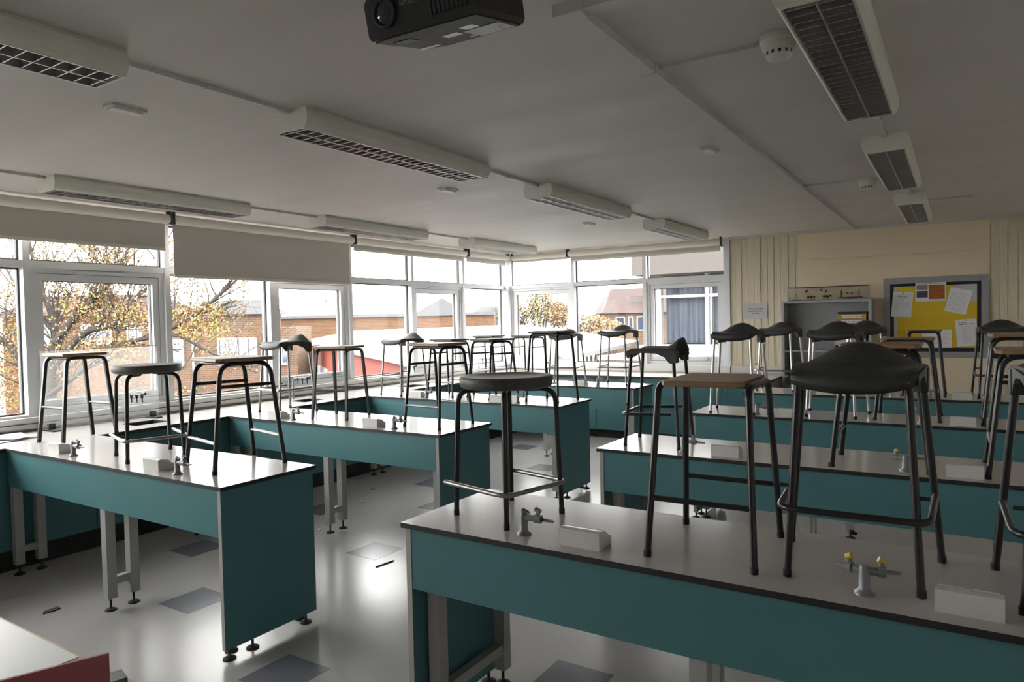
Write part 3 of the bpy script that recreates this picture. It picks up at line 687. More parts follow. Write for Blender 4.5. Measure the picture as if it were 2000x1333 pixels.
for x0, x1, y0, y1, k in ((-0.150, -0.085, 0.185, 0.205, 'mark_white'), (-0.02, 0.03, 0.115, 0.15, 'mark_white'), (0.06, 0.10, 0.08, 0.12, 'mark_white'), (0.115, 0.15, 0.17, 0.2, 'mark_white'), (0.04, 0.15, 0.13, 0.225, 'mark_grey'), (-0.13, -0.075, 0.05, 0.09, 'dark_void'), (0.015, 0.04, 0.2, 0.206, 'mark_white')):
    MB().box(x0, x1, y0, y1, -0.0055, -0.004).build('sticker', k, pj_)
for i in range(10):
    MB().box(-0.05+i*0.012, -0.044+i*0.012, 0.185+0.012*(i % 2), 0.190+0.012*(i % 2), -0.0052, -0.004).build('button', 'mark_grey', pj_)
cu = bpy.data.curves.new('logo', 'FONT'); cu.body = 'HITACHI'; cu.size = 0.016; cu.extrude = 0.0004; cu.align_x = 'CENTER'
tmp = bpy.data.objects.new('logo_tmp', cu); COL.objects.link(tmp)
dg = bpy.context.evaluated_depsgraph_get(); me = bpy.data.meshes.new_from_object(tmp.evaluated_get(dg)); bpy.data.objects.remove(tmp)
me.materials.clear(); me.materials.append(MATS['mark_grey'])
link('logo', me, pj_, (-0.022, -0.0008, 0.062), (R(90), 0, 0))
pm = thing('projector_mount', 'white pole mount holding the projector from the ceiling', 'mount', (-1.14, 1.475, H))
MB().lathe([(0.06, -0.012), (0.06, 0)], 20).build('ceiling_rose', 'plastic_white', pm)
MB().tube([(0, 0, -0.01), (0, 0, -0.19)], 0.02, 14).build('pole', 'plastic_white', pm)

# ------------------------------------------------------------------ back wall furniture
bk = thing('bookcase', 'grey open bookcase standing against the cream back wall', 'bookcase', (-1.41, 9.42, 0))
W = 0.515; D = 0.262
MB().box(-W, -W+0.03, 0, D, 0, 1.85).build('side_panel', 'bookcase_grey', bk); MB().box(W-0.03, W, 0, D, 0, 1.85).build('side_panel', 'bookcase_grey', bk)
MB().box(-W, W, 0, D, 1.85, 1.878).build('top_panel', 'bookcase_grey', bk); MB().box(-W+0.03, W-0.03, D-0.012, D, 0.0, 1.85).build('back_panel', 'bookcase_inner', bk)
for z in (0.05, 0.47, 0.90, 1.225): MB().box(-W+0.031, W-0.031, 0.008, D-0.013, z, z+0.022).build('shelf', 'bookcase_grey', bk)
zz = 1.2475
def strokes(mb, x0, x1, z, hgt, m, n=6, y=-0.001, seed=0):
    rr = random.Random(seed); x = x0
    while x < x1:
        l = rr.uniform(0.006, 0.02); mb.box(x, min(x+l, x1), y-0.0006, y, z, z+hgt*rr.uniform(0.6, 1), m); x += l+rr.uniform(0.003, 0.007)
for i, (hh, mt, lab_, xa, xb) in enumerate([(0.07, 'binder_black', 'black box file at bottom of the stack in the bookcase', -1.30, -0.955), (0.075, 'paper_grey', 'grey lever arch file low in the bookcase stack', -1.30, -0.96), (0.075, 'binder_black', 'black lever arch file in the middle of the bookcase stack', -1.30, -0.95),
        (0.072, 'paper_grey', 'pale grey file with a line of print, beneath the dark slim one', -1.305, -0.96), (0.036, 'binder_black', 'slim dark file beneath the amber file', -1.285, -0.95), (0.062, 'binder_amber', 'amber file with white spine label in the bookcase', -1.278, -0.955),
        (0.060, 'binder_mustard', 'mustard file with white spine label in the bookcase', -1.27, -0.955), (0.03, 'binder_black', 'thin dark book on top of the bookcase stack', -1.268, -0.94)]):
    b = thing('lever_arch_file', lab_, 'file', ((xa+xb)/2, 9.55, zz), 0, 'files stacked in the bookcase'); hw = (xb-xa)/2
    MB().box(-hw, hw, -0.1, 0.1, 0, hh-0.001).build('cover', mt, b)
    if 'label' in lab_:
        l = MB().box(-hw+0.05, hw-0.05, -0.1015, -0.1, 0.012, hh-0.012).build('spine_label', 'paper', b)
        m = MB(); strokes(m, -hw+0.06, hw-0.06, hh/2-0.008, 0.016, 0, y=-0.1015, seed=i); m.build('lettering', 'ink_soft', l)
    if 'print' in lab_:
        m = MB(); strokes(m, -hw+0.03, hw-0.06, hh/2-0.009, 0.018, 0, y=-0.1, seed=i); m.build('lettering', 'ink_soft', b)
    zz += hh
# clear display case with models on top of the bookcase
dc = thing('display_case', 'clear plastic display case on top of the grey bookcase', 'display case', (-1.39, 9.55, 1.878))
MB().box(-0.468, 0.468, -0.1, 0.1, 0, 0.008).build('base', 'brown_print', dc)
MB().box(-0.468, 0.468, -0.1, -0.096, 0.008, 0.17).build('front_panel', 'acrylic', dc); MB().box(-0.468, 0.468, 0.096, 0.1, 0.008, 0.17).build('back_panel', 'acrylic', dc)
MB().box(-0.468, -0.464, -0.096, 0.096, 0.008, 0.17).build('side_panel', 'acrylic', dc); MB().box(0.464, 0.468, -0.096, 0.096, 0.008, 0.17).build('side_panel', 'acrylic', dc)
for y in (-0.1, 0.1): MB().tube([(-0.468, y, 0.17), (0.468, y, 0.17)], 0.004, 6).build('rim', 'bead_brown', dc)
def bead_model(x, label, kind, rr):
    t = thing('atom_model', label, 'model', (x, 9.55, 1.8865), 0, 'models in the display case')
    if kind == 'mast':
        MB().prism([(-0.07, 0), (0.07, 0), (0.045, 0.012), (-0.045, 0.014)], 'y', -0.03, 0.03).build('base', 'bead_brown', t)
        MB().tube([(0, 0, 0.01), (0, 0, 0.095)], 0.004, 6).build('rod', 'bead_black', t)
    elif kind == 'bridge':
        MB().prism([(-0.14, 0.01), (-0.13, 0.026), (0.13, 0.03), (0.14, 0.014), (0.02, 0.002)], 'y', -0.02, 0.02).build('deck', 'bead_brown', t)
        for q in (-0.1, 0.1): MB().tube([(q, 0, 0.02), (q, 0, 0.11)], 0.006, 6).build('post', 'bead_black', t)
        for q in (-0.03, 0.02): MB().lathe([(0.002, -0.012), (0.012, 0), (0.002, 0.012)], 10, (q, 0, 0.07)).build('bead', 'bead_brown', t)
        MB().tube([(-0.1, 0, 0.075), (0.1, 0, 0.075)], 0.0015, 5).build('wire', 'bead_black', t)
    else:
        rng = random.Random(int(rr)); pts = []
        MB().box(-0.05, 0.055, -0.03, 0.03, 0, 0.006).build('base', 'bead_black', t)
        for k in range(7):
            q = (rng.uniform(-0.055, 0.06), rng.uniform(-0.02, 0.02), 0.03+0.075*(k % 3 == 2)+rng.uniform(0, 0.02)); pts.append(q)
            MB().lathe([(0.003, -0.013), (0.011, -0.008), (0.0135, 0), (0.011, 0.008), (0.003, 0.013)], 10, q).build('bead', 'bead_black' if k % 3 < 2 else 'bead_brown', t)
        MB().tube(pts, 0.002, 5).build('wire', 'bead_brown', t)
bead_model(-1.765, 'brown boat-like model with mast at left of display case', 'mast', 0)
bead_model(-1.60, 'black bead model with brown cluster, left of centre in case', 'beads', 3)
bead_model(-1.42, 'black bead model just right of centre in display case', 'beads', 5)
bead_model(-1.14, 'long brown model with two posts at right of display case', 'bridge', 0)
# notice board
nb = thing('notice_board', 'grey framed notice board with yellow backing on the back wall', 'notice board', (-0.25, YW-0.017, 1.64))
F = lambda x0, x1, z0, z1, y0, y1: MB().box(x0, x1, y0, y1, z0, z1)
hw, hz, t = 0.535, 0.485, 0.072
for a in ((-hw, hw, hz-t, hz), (-hw, hw, -hz, -hz+t), (-hw, -hw+t, -hz+t, hz-t), (hw-t, hw, -hz+t, hz-t)):
    fr = F(*a, -0.03, 0).build('frame_rail', 'board_frame', nb)
F(-hw+t, hw-t, -hz+t, hz-t, -0.010, -0.001).build('border', 'board_border', nb)
F(-hw+t+0.04, hw-t-0.04, -hz+t+0.05, hz-t-0.035, -0.013, -0.010).build('backing', 'yellow_card', nb)
F(-hw+t+0.04, -hw+t+0.075, -hz+t+0.05, hz-t-0.035, -0.0135, -0.013).build('border_strip', 'paper_grey', nb)
F(0.20, hw-t-0.04, 0.18, hz-t-0.035, -0.0138, -0.013).build('border_strip', 'paper_grey', nb)
F(-hw+t+0.05, -0.22, hz-t-0.05, hz-t-0.035, -0.0138, -0.013).build('border_strip', 'paper_grey', nb)
for x, z in ((-0.5, 0.45), (0.5, 0.45), (0.0, 0.45), (0.5, 0.1), (-0.5, 0.1), (0.5, -0.3), (-0.5, -0.3)): MB().lathe([(0.007, -0.034), (0.007, -0.03)], 10, (x, 0, z), axis='y').build('screw', 'tap_grey', nb)
def sheet(cx, cz, wd, ht, ang, label, kind, seed, dy=0.0):
    s = tag(link('notice', None, None, (cx, YW-0.0325-dy, cz), (0, R(-ang), 0)), label, 'notice', 'papers pinned on the notice board')
    MB().box(-wd/2, wd/2, -0.0012, 0, -ht/2, ht/2).build('page', 'paper', s)
    m = MB(); rng = random.Random(seed)
    if kind == 'text':
        z = ht/2-0.05
        while z > -ht/2+0.03:
            strokes(m, -wd/2+0.02, wd/2-rng.uniform(0.02, 0.06), z, 0.004, 0, y=-0.0012, seed=rng.randint(0, 999)); z -= 0.017
        m.build('print', 'ink_soft', s)
    elif kind == 'grid':
        for i in range(7): m.box(-wd/2+0.03, wd/2-0.02, -0.0018, -0.0012, -ht/2+0.1+i*0.028, -ht/2+0.103+i*0.028)
        for i in range(8): m.box(-wd/2+0.03+i*0.022, -wd/2+0.032+i*0.022, -0.0018, -0.0012, -ht/2+0.1, -ht/2+0.27)
        strokes(m, -wd/2+0.05, wd/2-0.06, ht/2-0.07, 0.03, 0, y=-0.0012, seed=4)
        m.build('print', 'ink_soft', s)
    elif kind == 'heading':
        strokes(m, -wd/2+0.04, wd/2-0.1, ht/2-0.045, 0.012, 0, y=-0.0012, seed=1); m.box(-wd/2+0.04, wd/2-0.03, -0.0018, -0.0012, ht/2-0.062, ht/2-0.055)
        m.build('heading', 'ink_red', s); m = MB(); z = ht/2-0.09
        while z > -ht/2+0.04: strokes(m, -wd/2+0.06, wd/2-rng.uniform(0.05, 0.12), z, 0.005, 0, y=-0.0012, seed=rng.randint(0, 999)); z -= 0.022
        m.build('print', 'ink_soft', s)
    elif kind == 'poster':
        strokes(m, -wd/2+0.02, wd/2-0.02, ht/2-0.025, 0.013, 0, y=-0.0012, seed=9); m.build('heading', 'ink_soft', s)
        MB().box(-0.02, wd/2-0.015, -0.002, -0.0012, -ht/2+0.025, ht/2-0.035).build('picture', 'orange_print', s)
        MB().box(-wd/2+0.012, -0.03, -0.002, -0.0012, ht/2-0.09, ht/2-0.035).build('picture', 'brown_print', s)
        MB().box(-wd/2+0.012, -0.03, -0.002, -0.0012, -ht/2+0.045, ht/2-0.105).build('picture', 'blue_print', s)
    MB().lathe([(0.006, -0.004), (0.006, -0.001)], 8, (0, 0, ht/2-0.012), axis='y').build('drawing_pin', 'binder_black', s)
sheet(-0.585, 1.80, 0.215, 0.305, -5, 'white sheet with a pencil table at left of the notice board', 'grid', 1)
sheet(-0.287, 1.946, 0.315, 0.23, 0, 'poster with orange photograph at top of the notice board', 'poster', 2, 0.002)
sheet(-0.010, 1.825, 0.22, 0.285, -14, 'tilted page of print at upper right of the notice board', 'text', 3)
sheet(0.072, 1.452, 0.21, 0.315, 4, 'sheet with red heading at lower right of the notice board', 'heading', 4, 0.003)
sheet(-0.225, 1.383, 0.30, 0.215, 0, 'landscape sheet along bottom of the notice board', 'text', 5)
ws = tag(link('wall_sign', None, None, (-2.32, YW-0.021, 1.762)), 'laminated sign with three lines of print left of the bookcase', 'sign')
MB().box(-0.155, 0.155, -0.0015, 0, -0.105, 0.105).build('sheet', 'paper_grey', ws)
m = MB()
for a, b, z, sd in ((-0.1, 0.1, 0.025, 3), (-0.09, 0.095, -0.005, 8), (-0.05, 0.05, -0.035, 12)): strokes(m, a, b, z, 0.017, 0, y=-0.0015, seed=sd)
m.build('lettering', 'ink', ws)
# small items on counters and floor
ss = thing('safety_screen', 'clear acrylic safety screen standing on the window counter', 'screen', (-6.17, 3.10, 0.9))
MB().box(-0.003, 0.003, -0.48, 0.48, 0.012, 0.655).build('panel', 'acrylic', ss)
for y in (-0.42, 0.42):
    MB().box(-0.07, 0.10, y-0.03, y+0.03, 0, 0.012).build('foot', 'binder_black', ss); MB().box(-0.014, -0.004, y-0.025, y+0.025, 0.012, 0.06).box(0.004, 0.014, y-0.025, y+0.025, 0.012, 0.06).build('clamp', 'dark_steel', ss)
MB().box(-0.0038, 0.0038, -0.48, 0.48, 0.650, 0.656).build('top_edge', 'paper_grey', ss)
for i, (x, y, a, l) in enumerate(((-6.02, 2.33, 20, 'white paper sheet at left edge on the window counter, topmost'), (-6.12, 2.36, -12, 'white paper sheet on window counter beneath the top one'), (-6.0, 2.22, 5, 'white paper sheet lowest of the pile at left edge'))):
    m = MB(); vs = []; 
    for j in range(7):
        for k in range(5):
            u, v = j/6-0.5, k/4-0.5; vs.append((u*0.297, v*0.21, 0.007*(3-i)+0.012*max(0, abs(u)-0.25)*(1+v)+0.001*math.sin(5*u)-0.005))
    nv = len(vs); vs += [(x_, y_, z_-0.0012) for x_, y_, z_ in vs]
    fs = []
    for j in range(6):
        for k in range(4):
            q = j*5+k; fs.append((q, q+5, q+6, q+1)); fs.append((nv+q, nv+q+1, nv+q+6, nv+q+5))
    m.add(vs, fs, 0, True)
    tag(m.build('paper_sheet', 'paper', None, (x, y, 0.9), (0, 0, R(a))), l, 'paper', 'loose papers on the window counter')
pn = thing('pencil', 'dark pencil lying on the floor in the aisle', 'pencil', (-3.434, 3.605, 0.0045), R(82))
MB().tube([(-0.085, 0, 0), (0.07, 0, 0)], 0.0042, 6).build('barrel', 'pencil_dark', pn); MB().tube([(0.07, 0, 0), (0.085, 0, 0)], 0.0042, 6, r_end=0.0008).build('tip', 'wood_lipping', pn)
for x, y, l, k, s_ in ((-4.665, 1.985, 'dark scrap of litter on floor near front left bench', 'litter', 1.6), (-4.487, 3.94, 'pale crumb of litter on floor by a bench foot', 'litter_pale', 0.8), (-4.814, 4.757, 'pale crumb of litter on floor between left benches', 'litter_pale', 0.8), (-5.083, 5.18, 'small dark crumb on floor further down the aisle', 'litter', 0.7), (-0.95, 2.95, 'dark crumb on floor beyond the front right bench', 'litter', 0.6)):
    m = MB().prism([(-0.03*s_, -0.012*s_), (0.02*s_, -0.016*s_), (0.034*s_, 0.004), (0.006, 0.015*s_), (-0.026*s_, 0.012*s_)], 'z', 0, 0.006)
    tag(m.build('litter_scrap', k, None, (x, y, 0.001), (0, 0, x*3)), l, 'litter', 'bits of litter on the floor')
# teacher's desk at the lower left corner of the picture
td = thing('teacher_desk', 'white topped desk with wooden lipping at bottom left corner', 'desk', (-2.62, 0.62, 0))
MB().box(-0.75, 0.75, -0.38, 0.382, 0.715, 0.75).build('desktop', 'wood_lipping', td); MB().box(-0.74, 0.44, -0.37, 0.374, 0.7501, 0.7515).build('laminate', 'laminate_white', td)
for x in (-0.7, 0.7):
    for y in (-0.33, 0.33): MB().box(x-0.02, x+0.02, y-0.02, y+0.02, 0, 0.715).build('leg', 'grey_steel', td)
rf = thing('folder', 'upright red card folder on the desk at bottom left', 'folder', (-1.855, 0.757, 0.7505), math.atan2(0.885-0.689, -1.812+1.89))
MB().box(-0.145, 0.145, -0.004, 0.004, 0, 0.149).build('cover', 'red_card', rf); MB().box(-0.145, 0.139, 0.004, 0.02, 0, 0.142).build('pages', 'paper', rf)
gb = thing('board_duster', 'grey block beside red folder on the desk', 'duster', (-1.91, 0.962, 0.7505), R(-14))
MB().box(-0.03, 0.03, -0.02, 0.02, 0, 0.012).build('felt', 'dark_void', gb); MB().box(-0.03, 0.03, -0.02, 0.02, 0.012, 0.03).build('grip', 'poly_grey', gb)

# ------------------------------------------------------------------ outside
struct(MB().box(-140, 60, -60, 140, -3.6, -3.4).build('ground', 'ground'), 'ground outside, one storey below')
def seg_box(p, q, z0, z1, th, name, m, parent=None):
    d = Vector((q[0]-p[0], q[1]-p[1], 0)); L = d.length; a = math.atan2(d.y, d.x)
    o = MB().box(0, L, 0, th, z0, z1).build(name, m, parent, (p[0], p[1], 0), (0, 0, a)); return o
def wins(parent, p, q, spec, mat_f='upvc_far', mat_g='dark_glass', off=-0.04):
    d = Vector((q[0]-p[0], q[1]-p[1], 0)); a = math.atan2(d.y, d.x)
    for s0, s1, z0, z1, nb_ in spec:
        f = MB(); t = 0.09
        for b in ((s0, s1, z0, z0+t), (s0, s1, z1-t, z1), (s0, s0+t, z0, z1), (s1-t, s1, z0, z1)): f.box(b[0], b[1], off-0.05, off+0.06, b[2], b[3])
        for k in range(1, nb_): x = s0+(s1-s0)*k/nb_; f.box(x-0.05, x+0.05, off-0.05, off+0.06, z0, z1)
        fo = f.build('window', mat_f, parent, (p[0], p[1], 0), (0, 0, a))
        MB().box(s0+t, s1-t, off, off+0.03, z0+t, z1-t).build('pane', mat_g, fo)
# brick building behind the tree
A, B = (-31.5, 17.6), (-25.6, 21.5)
bb = thing('brick_building', 'brown brick school building behind the tree on the left', 'building', (0, 0, 0))
seg_box(A, B, -3.4, 1.62, 2.4, 'wall', 'brick_brown', bb)
dvec = (Vector(B)-Vector(A)); Lb = dvec.length; ang = math.atan2(dvec.y, dvec.x)
MB().add([(2.2, -0.25, 2.25), (Lb-1.35, -0.25, 2.25), (Lb-1.0, 2.4, 2.25), (1.9, 2.4, 2.25), (2.4, 1.2, 2.95), (Lb-1.9, 1.2, 2.95)], [(0, 1, 5, 4), (1, 2, 5), (2, 3, 4, 5), (3, 0, 4), (3, 2, 1, 0)]).build('roof', 'roof_slate', bb, (A[0], A[1], 0), (0, 0, ang))
wins(bb, A, B, [(3.45, 5.25, -0.1, 1.2, 4), (6.0, 6.7, -0.1, 1.05, 2), (0.6, 1.9, -0.1, 1.2, 2)])
MB().box(2.4, Lb-1.4, 0.0, 2.2, 1.62, 2.25).build('upper_wall', 'brick_brown', bb, (A[0], A[1], 0), (0, 0, ang))
MB().tube([(2.35, -0.12, -3.4), (2.35, -0.12, 1.7)], 0.05, 6).build('downpipe', 'upvc_far', bb, (A[0], A[1], 0), (0, 0, ang))
# tan brick block farther left behind the tree
A3, B3 = (-43.0, 16.5), (-35.5, 21.5)
tb = thing('tan_brick_block', 'tan brick block with grey roof far behind the tree', 'building', (0, 0, 0))
seg_box(A3, B3, -3.4, 2.5, 2.8, 'wall', 'brick_orange', tb)
L3 = (Vector(B3)-Vector(A3)).length; a3 = math.atan2(B3[1]-A3[1], B3[0]-A3[0])
MB().add([(-0.3, -0.3, 2.5), (L3+0.3, -0.3, 2.5), (L3+0.3, 3.1, 2.5), (-0.3, 3.1, 2.5), (1.2, 1.4, 3.6), (L3-1.2, 1.4, 3.6)], [(0, 1, 5, 4), (1, 2, 5), (2, 3, 4, 5), (3, 0, 4), (3, 2, 1, 0)]).build('roof', 'roof_tile_red', tb, (A3[0], A3[1], 0), (0, 0, a3))
wins(tb, A3, B3, [(1.0, 2.6, 0.9, 2.0, 3), (4.2, 5.8, 0.9, 2.0, 3), (6.6, 8.0, 0.9, 2.0, 3)])
# low building with the white roof and red wall
lr = thing('red_walled_building', 'low building with broad white roof and red rendered wall', 'building', (0, 0, 0))
P = [(-36.2, 30.2, 0.73), (-11.42, 12.84, 0.76), (-8.2, 10.6, 0.75), (-7.75, 15.0, 0.85), (-8.0, 19.4, 1.02), (-14.25, 26.5, 1.24), (-21.3, 33.9, 1.44), (-23.5, 34.85, 1.42), (-30.8, 30.13, 1.30)]
m = MB(); n_ = len(P); m.add(P+[(x, y, z-0.10) for x, y, z in P], [(0, 1, 8), (1, 5, 8), (5, 6, 8), (6, 7, 8), (1, 2, 5), (2, 4, 5), (2, 3, 4)]+[(i, n_+i, n_+(i+1) % n_, (i+1) % n_) for i in range(n_)])
m.build('roof', 'roof_membrane', lr)
Q = lambda t: (P[0][0]+(P[1][0]-P[0][0])*t, P[0][1]+(P[1][1]-P[0][1])*t)
inn = (0.12, 0.18)
def ins(p): return (p[0]+inn[0], p[1]+inn[1])
seg_box(ins(Q(0.02)), ins(Q(1.15)), -3.4, 0.62, 0.3, 'wall', 'red_render', lr)
for t0 in (0.60, 0.985): seg_box(ins(Q(t0)), ins(Q(t0+0.006)), -3.4, 0.5, -0.06, 'pilaster', 'upvc_far', lr)
seg_box(ins(Q(0.36)), ins(Q(0.47)), -3.4, -0.35, -0.05, 'door', 'upvc_far', lr)
seg_box(ins(Q(0.27)), ins(Q(0.31)), -3.4, 0.5, -0.08, 'pilaster', 'brick_brown', lr)
# long orange brick range
lw = thing('brick_range', 'long orange brick range with dark eaves beyond the white roof', 'building', (0, 0, 0))
A2, B2 = (-36.5, 26.4), (-23.6, 34.75)
seg_box(A2, B2, -3.4, 2.08, 3, 'wall', 'brick_orange', lw); seg_box((A2[0]+0.1, A2[1]-0.15), (B2[0]+0.1, B2[1]-0.15), 2.08, 2.26, 3.3, 'eaves', 'fascia_dark', lw)
L2 = (Vector(B2)-Vector(A2)).length; a2 = math.atan2(B2[1]-A2[1], B2[0]-A2[0])
MB().prism([(0.2, 2.26), (3.0, 2.26), (1.6, 2.95)], 'x', 2.8, 8.0).build('roof', 'roof_membrane', lw, (A2[0], A2[1], 0), (0, 0, a2))
# houses with slate pyramid roofs
def pyramid_house(c, w_, zb, za, ridge, label):
    h = thing('slate_house', label, 'house', (c[0], c[1], 0), R(33), 'slate roofed houses on the skyline')
    MB().box(-w_/2, w_/2, -w_/2, w_/2, -3.4, zb).build('wall', 'brick_brown', h)
    e = w_/2+0.3; r = ridge/2
    MB().add([(-e, -e, zb), (e, -e, zb), (e, e, zb), (-e, e, zb), (-r, 0, za), (r, 0, za)], [(0, 1, 5, 4), (1, 2, 5), (2, 3, 4, 5), (3, 0, 4), (3, 2, 1, 0)]).build('roof', 'roof_slate', h)
pyramid_house((-48.3, 60.8), 5.4, 2.5, 4.35, 0.05, 'slate pyramid roofed house rising behind the brick range')
pyramid_house((-43.6, 63.5), 4.0, 2.4, 3.25, 2.2, 'lower slate roofed house right of the pyramid roof')
# brick house with a red tiled roof
th = thing('tiled_house', 'brick house with red tiled roof seen through the back windows', 'house', (-19.25, 41.1, 0), R(33))
MB().box(0, 6.5, 0, 5, -3.4, 2.05).build('wall', 'brick_brown', th)
MB().add([(-0.2, -0.3, 2.02), (6.8, -0.3, 2.02), (6.8, 5.3, 2.02), (-0.2, 5.3, 2.02), (0.75, 2.5, 3.7), (6.8, 2.5, 3.7)], [(0, 1, 5, 4), (1, 2, 5), (2, 3, 4, 5), (3, 0, 4), (3, 2, 1, 0)]).build('roof', 'roof_tile_red', th)
MB().box(1.65, 2.9, 0.52, 0.6, 2.72, 3.12).build('rooflight', 'concrete', th, (0, 0.05, 0), (0, 0, 0))
for x0, x1 in ((0.65, 1.25), (1.45, 1.8), (2.0, 2.5)):
    f = MB(); t = 0.08
    for b in ((x0, x1, 0.85, 0.85+t), (x0, x1, 1.8-t, 1.8), (x0, x0+t, 0.85, 1.8), (x1-t, x1, 0.85, 1.8)): f.box(b[0], b[1], -0.06, 0.02, b[2], b[3])
    fo = f.build('window', 'upvc_far', th); MB().box(x0+t, x1-t, -0.03, 0.0, 0.85+t, 1.8-t).build('pane', 'dark_glass', fo)
# other wing of the same school, seen through the right-hand back window
wg = thing('school_wing', 'pale concrete school wing with white framed windows and curtains', 'building', (0, 18.5, 0))
MB().box(-7.45, 6, -0.9, 6, 2.84, 4.2).build('fascia', 'concrete', wg)
MB().box(-7.3, 6, 0, 0.2, -3.4, 0.95).build('spandrel', 'roof_membrane', wg)
MB().box(-7.3, 6, 5.8, 6, -3.4, 2.84).box(-7.3, -7.1, 0.2, 5.8, -3.4, 0.95).build('wall', 'concrete', wg)
for k, x0 in enumerate((-7.25, -5.72, -4.53, -3.34, -2.15, -0.96, 0.23)):
    MB().box(x0, x0+(0.3 if k == 0 else 0.1), -0.05, 0.12, 0.95, 2.84).build('mullion', 'upvc_far', wg)
    if k:
        xa = (-7.25, -5.72, -4.53, -3.34, -2.15, -0.96, 0.23)[k-1]+(0.3 if k == 1 else 0.1)
        MB().box(xa, x0, -0.03, 0.1, 2.23, 2.31).build('transom', 'upvc_far', wg)
        MB().box(xa, x0, 0.02, 0.03, 0.95, 2.84).build('pane', 'pane_glass', wg)
        pts = []; nn = 40
        for i in range(nn+1): pts.append((xa+(x0-xa)*i/nn, 0.35+0.05*math.sin(i*1.25)+0.02*math.sin(i*2.9+k)))
        cm = MB(); poly = pts+[(x_, y_+0.01) for x_, y_ in pts[::-1]]
        vs = [(x_, y_, 0.97) for x_, y_ in poly]+[(x_, y_, 2.82) for x_, y_ in poly]; N_ = len(poly)
        cm.add(vs, [(i, (i+1) % N_, N_+(i+1) % N_, N_+i) for i in range(N_)], 0, True); cm.build('curtain', 'curtain_blue', wg)
MB().box(-7.4, 6, -3.2, 0, 0.70, 0.80).box(-7.4, 6, -0.6, 0, 0.8, 0.95).build('ledge', 'roof_membrane', wg)

# trees and shrubs
def leaf_cloud(centres, n, size, mats, weights, seed):
    rng = random.Random(seed); m = MB()
    for _ in range(n):
        c, rad = rng.choice(centres)
        while True:
            d = Vector((rng.uniform(-1, 1), rng.uniform(-1, 1), rng.uniform(-1, 1)))
            if d.length <= 1: break
        p = Vector(c)+Vector((d.x*rad[0], d.y*rad[1], d.z*rad[2]))
        a = Vector((rng.uniform(-1, 1), rng.uniform(-1, 1), rng.uniform(-1, 1))).normalized(); b = a.orthogonal().normalized()
        s = size*rng.uniform(0.5, 1.2); k = rng.random(); mi = 0
        for i, wgt in enumerate(weights):
            if k < wgt: mi = i; break
            k -= wgt
        m.add([p-a*s, p+b*s*0.5, p+a*s, p-b*s*0.5], [(0, 1, 2, 3)], mi)
    return m
def grow(m, p, d, L, r, depth, rng, tips, up_=0.12):
    n = 4; pts = [p]; q = Vector(p); dd = Vector(d).normalized()
    for i in range(n):
        dd = (dd+Vector((rng.uniform(-.22, .22), rng.uniform(-.22, .22), rng.uniform(-.12, .22)*1.0))+Vector((0, 0, up_*0.2))).normalized()
        q = q+dd*L/n; pts.append(q.copy())
    m.tube(pts, r, 6 if r > 0.03 else 4, r_end=r*0.6)
    tips.append(q.copy()); tips.append(pts[2].copy())
    if depth <= 0: return
    for i in range(rng.choice((2, 3, 3))):
        k = rng.choice((2, 3, 4)); s = dd+Vector((rng.uniform(-1, 1), rng.uniform(-1, 1), rng.uniform(-0.5, 0.8)))*0.75
        grow(m, pts[k], s, L*rng.uniform(0.55, 0.8), r*0.58, depth-1, rng, tips, up_)
def spline(m, pts, r0, r1):
    m.tube(fillet(pts, 0.25, 3), r0, 7, r_end=r1)
tr = thing('autumn_tree', 'spreading autumn tree with orange and yellow-green leaves outside left windows', 'tree', (-13.5, 5.6, -3.4))
O = Vector((-13.5, 5.6, -3.4)); rng = random.Random(11); m = MB(); tips = []
def loc(*p): return Vector(p)-O
main = [([(-13.5, 5.6, -3.4), (-13.45, 5.62, -1.0), (-13.25, 5.75, 0.7), (-13.18, 5.77, 1.3)], 0.24, 0.15),
        ([(-13.18, 5.77, 1.25), (-13.15, 5.85, 1.65), (-13.2, 5.80, 2.05), (-13.35, 5.7, 2.5), (-13.6, 5.65, 3.4)], 0.11, 0.05),
        ([(-13.12, 5.82, 1.5), (-12.8, 6.03, 2.0), (-12.45, 6.3, 2.36), (-12.25, 6.42, 2.65), (-11.9, 6.7, 3.5)], 0.11, 0.04),
        ([(-12.75, 6.08, 1.98), (-12.45, 6.2, 2.3), (-12.4, 6.2, 3.0)], 0.05, 0.02),
        ([(-13.2, 5.75, 1.0), (-12.7, 6.1, 1.72), (-12.25, 6.4, 1.74), (-12.03, 6.55, 2.18), (-11.73, 6.75, 2.45), (-11.5, 6.9, 3.2)], 0.09, 0.035),
        ([(-13.2, 5.72, 0.6), (-12.2, 6.4, 1.45), (-11.4, 6.93, 1.63), (-10.73, 7.35, 1.17), (-10.2, 7.7, 0.9)], 0.08, 0.02),
        ([(-11.6, 6.8, 1.6), (-11.14, 7.11, 1.89), (-10.8, 7.34, 2.19), (-10.5, 7.52, 2.55), (-10.2, 7.8, 3.2)], 0.06, 0.03),
        ([(-13.3, 5.65, 0.2), (-13.65, 5.48, 1.3), (-13.95, 5.3, 1.62), (-14.6, 4.9, 2.2), (-15.0, 4.6, 3.2)], 0.10, 0.03),
        ([(-13.15, 5.8, 1.7), (-13.4, 5.4, 2.4), (-13.9, 5.2, 3.3)], 0.06, 0.02)]
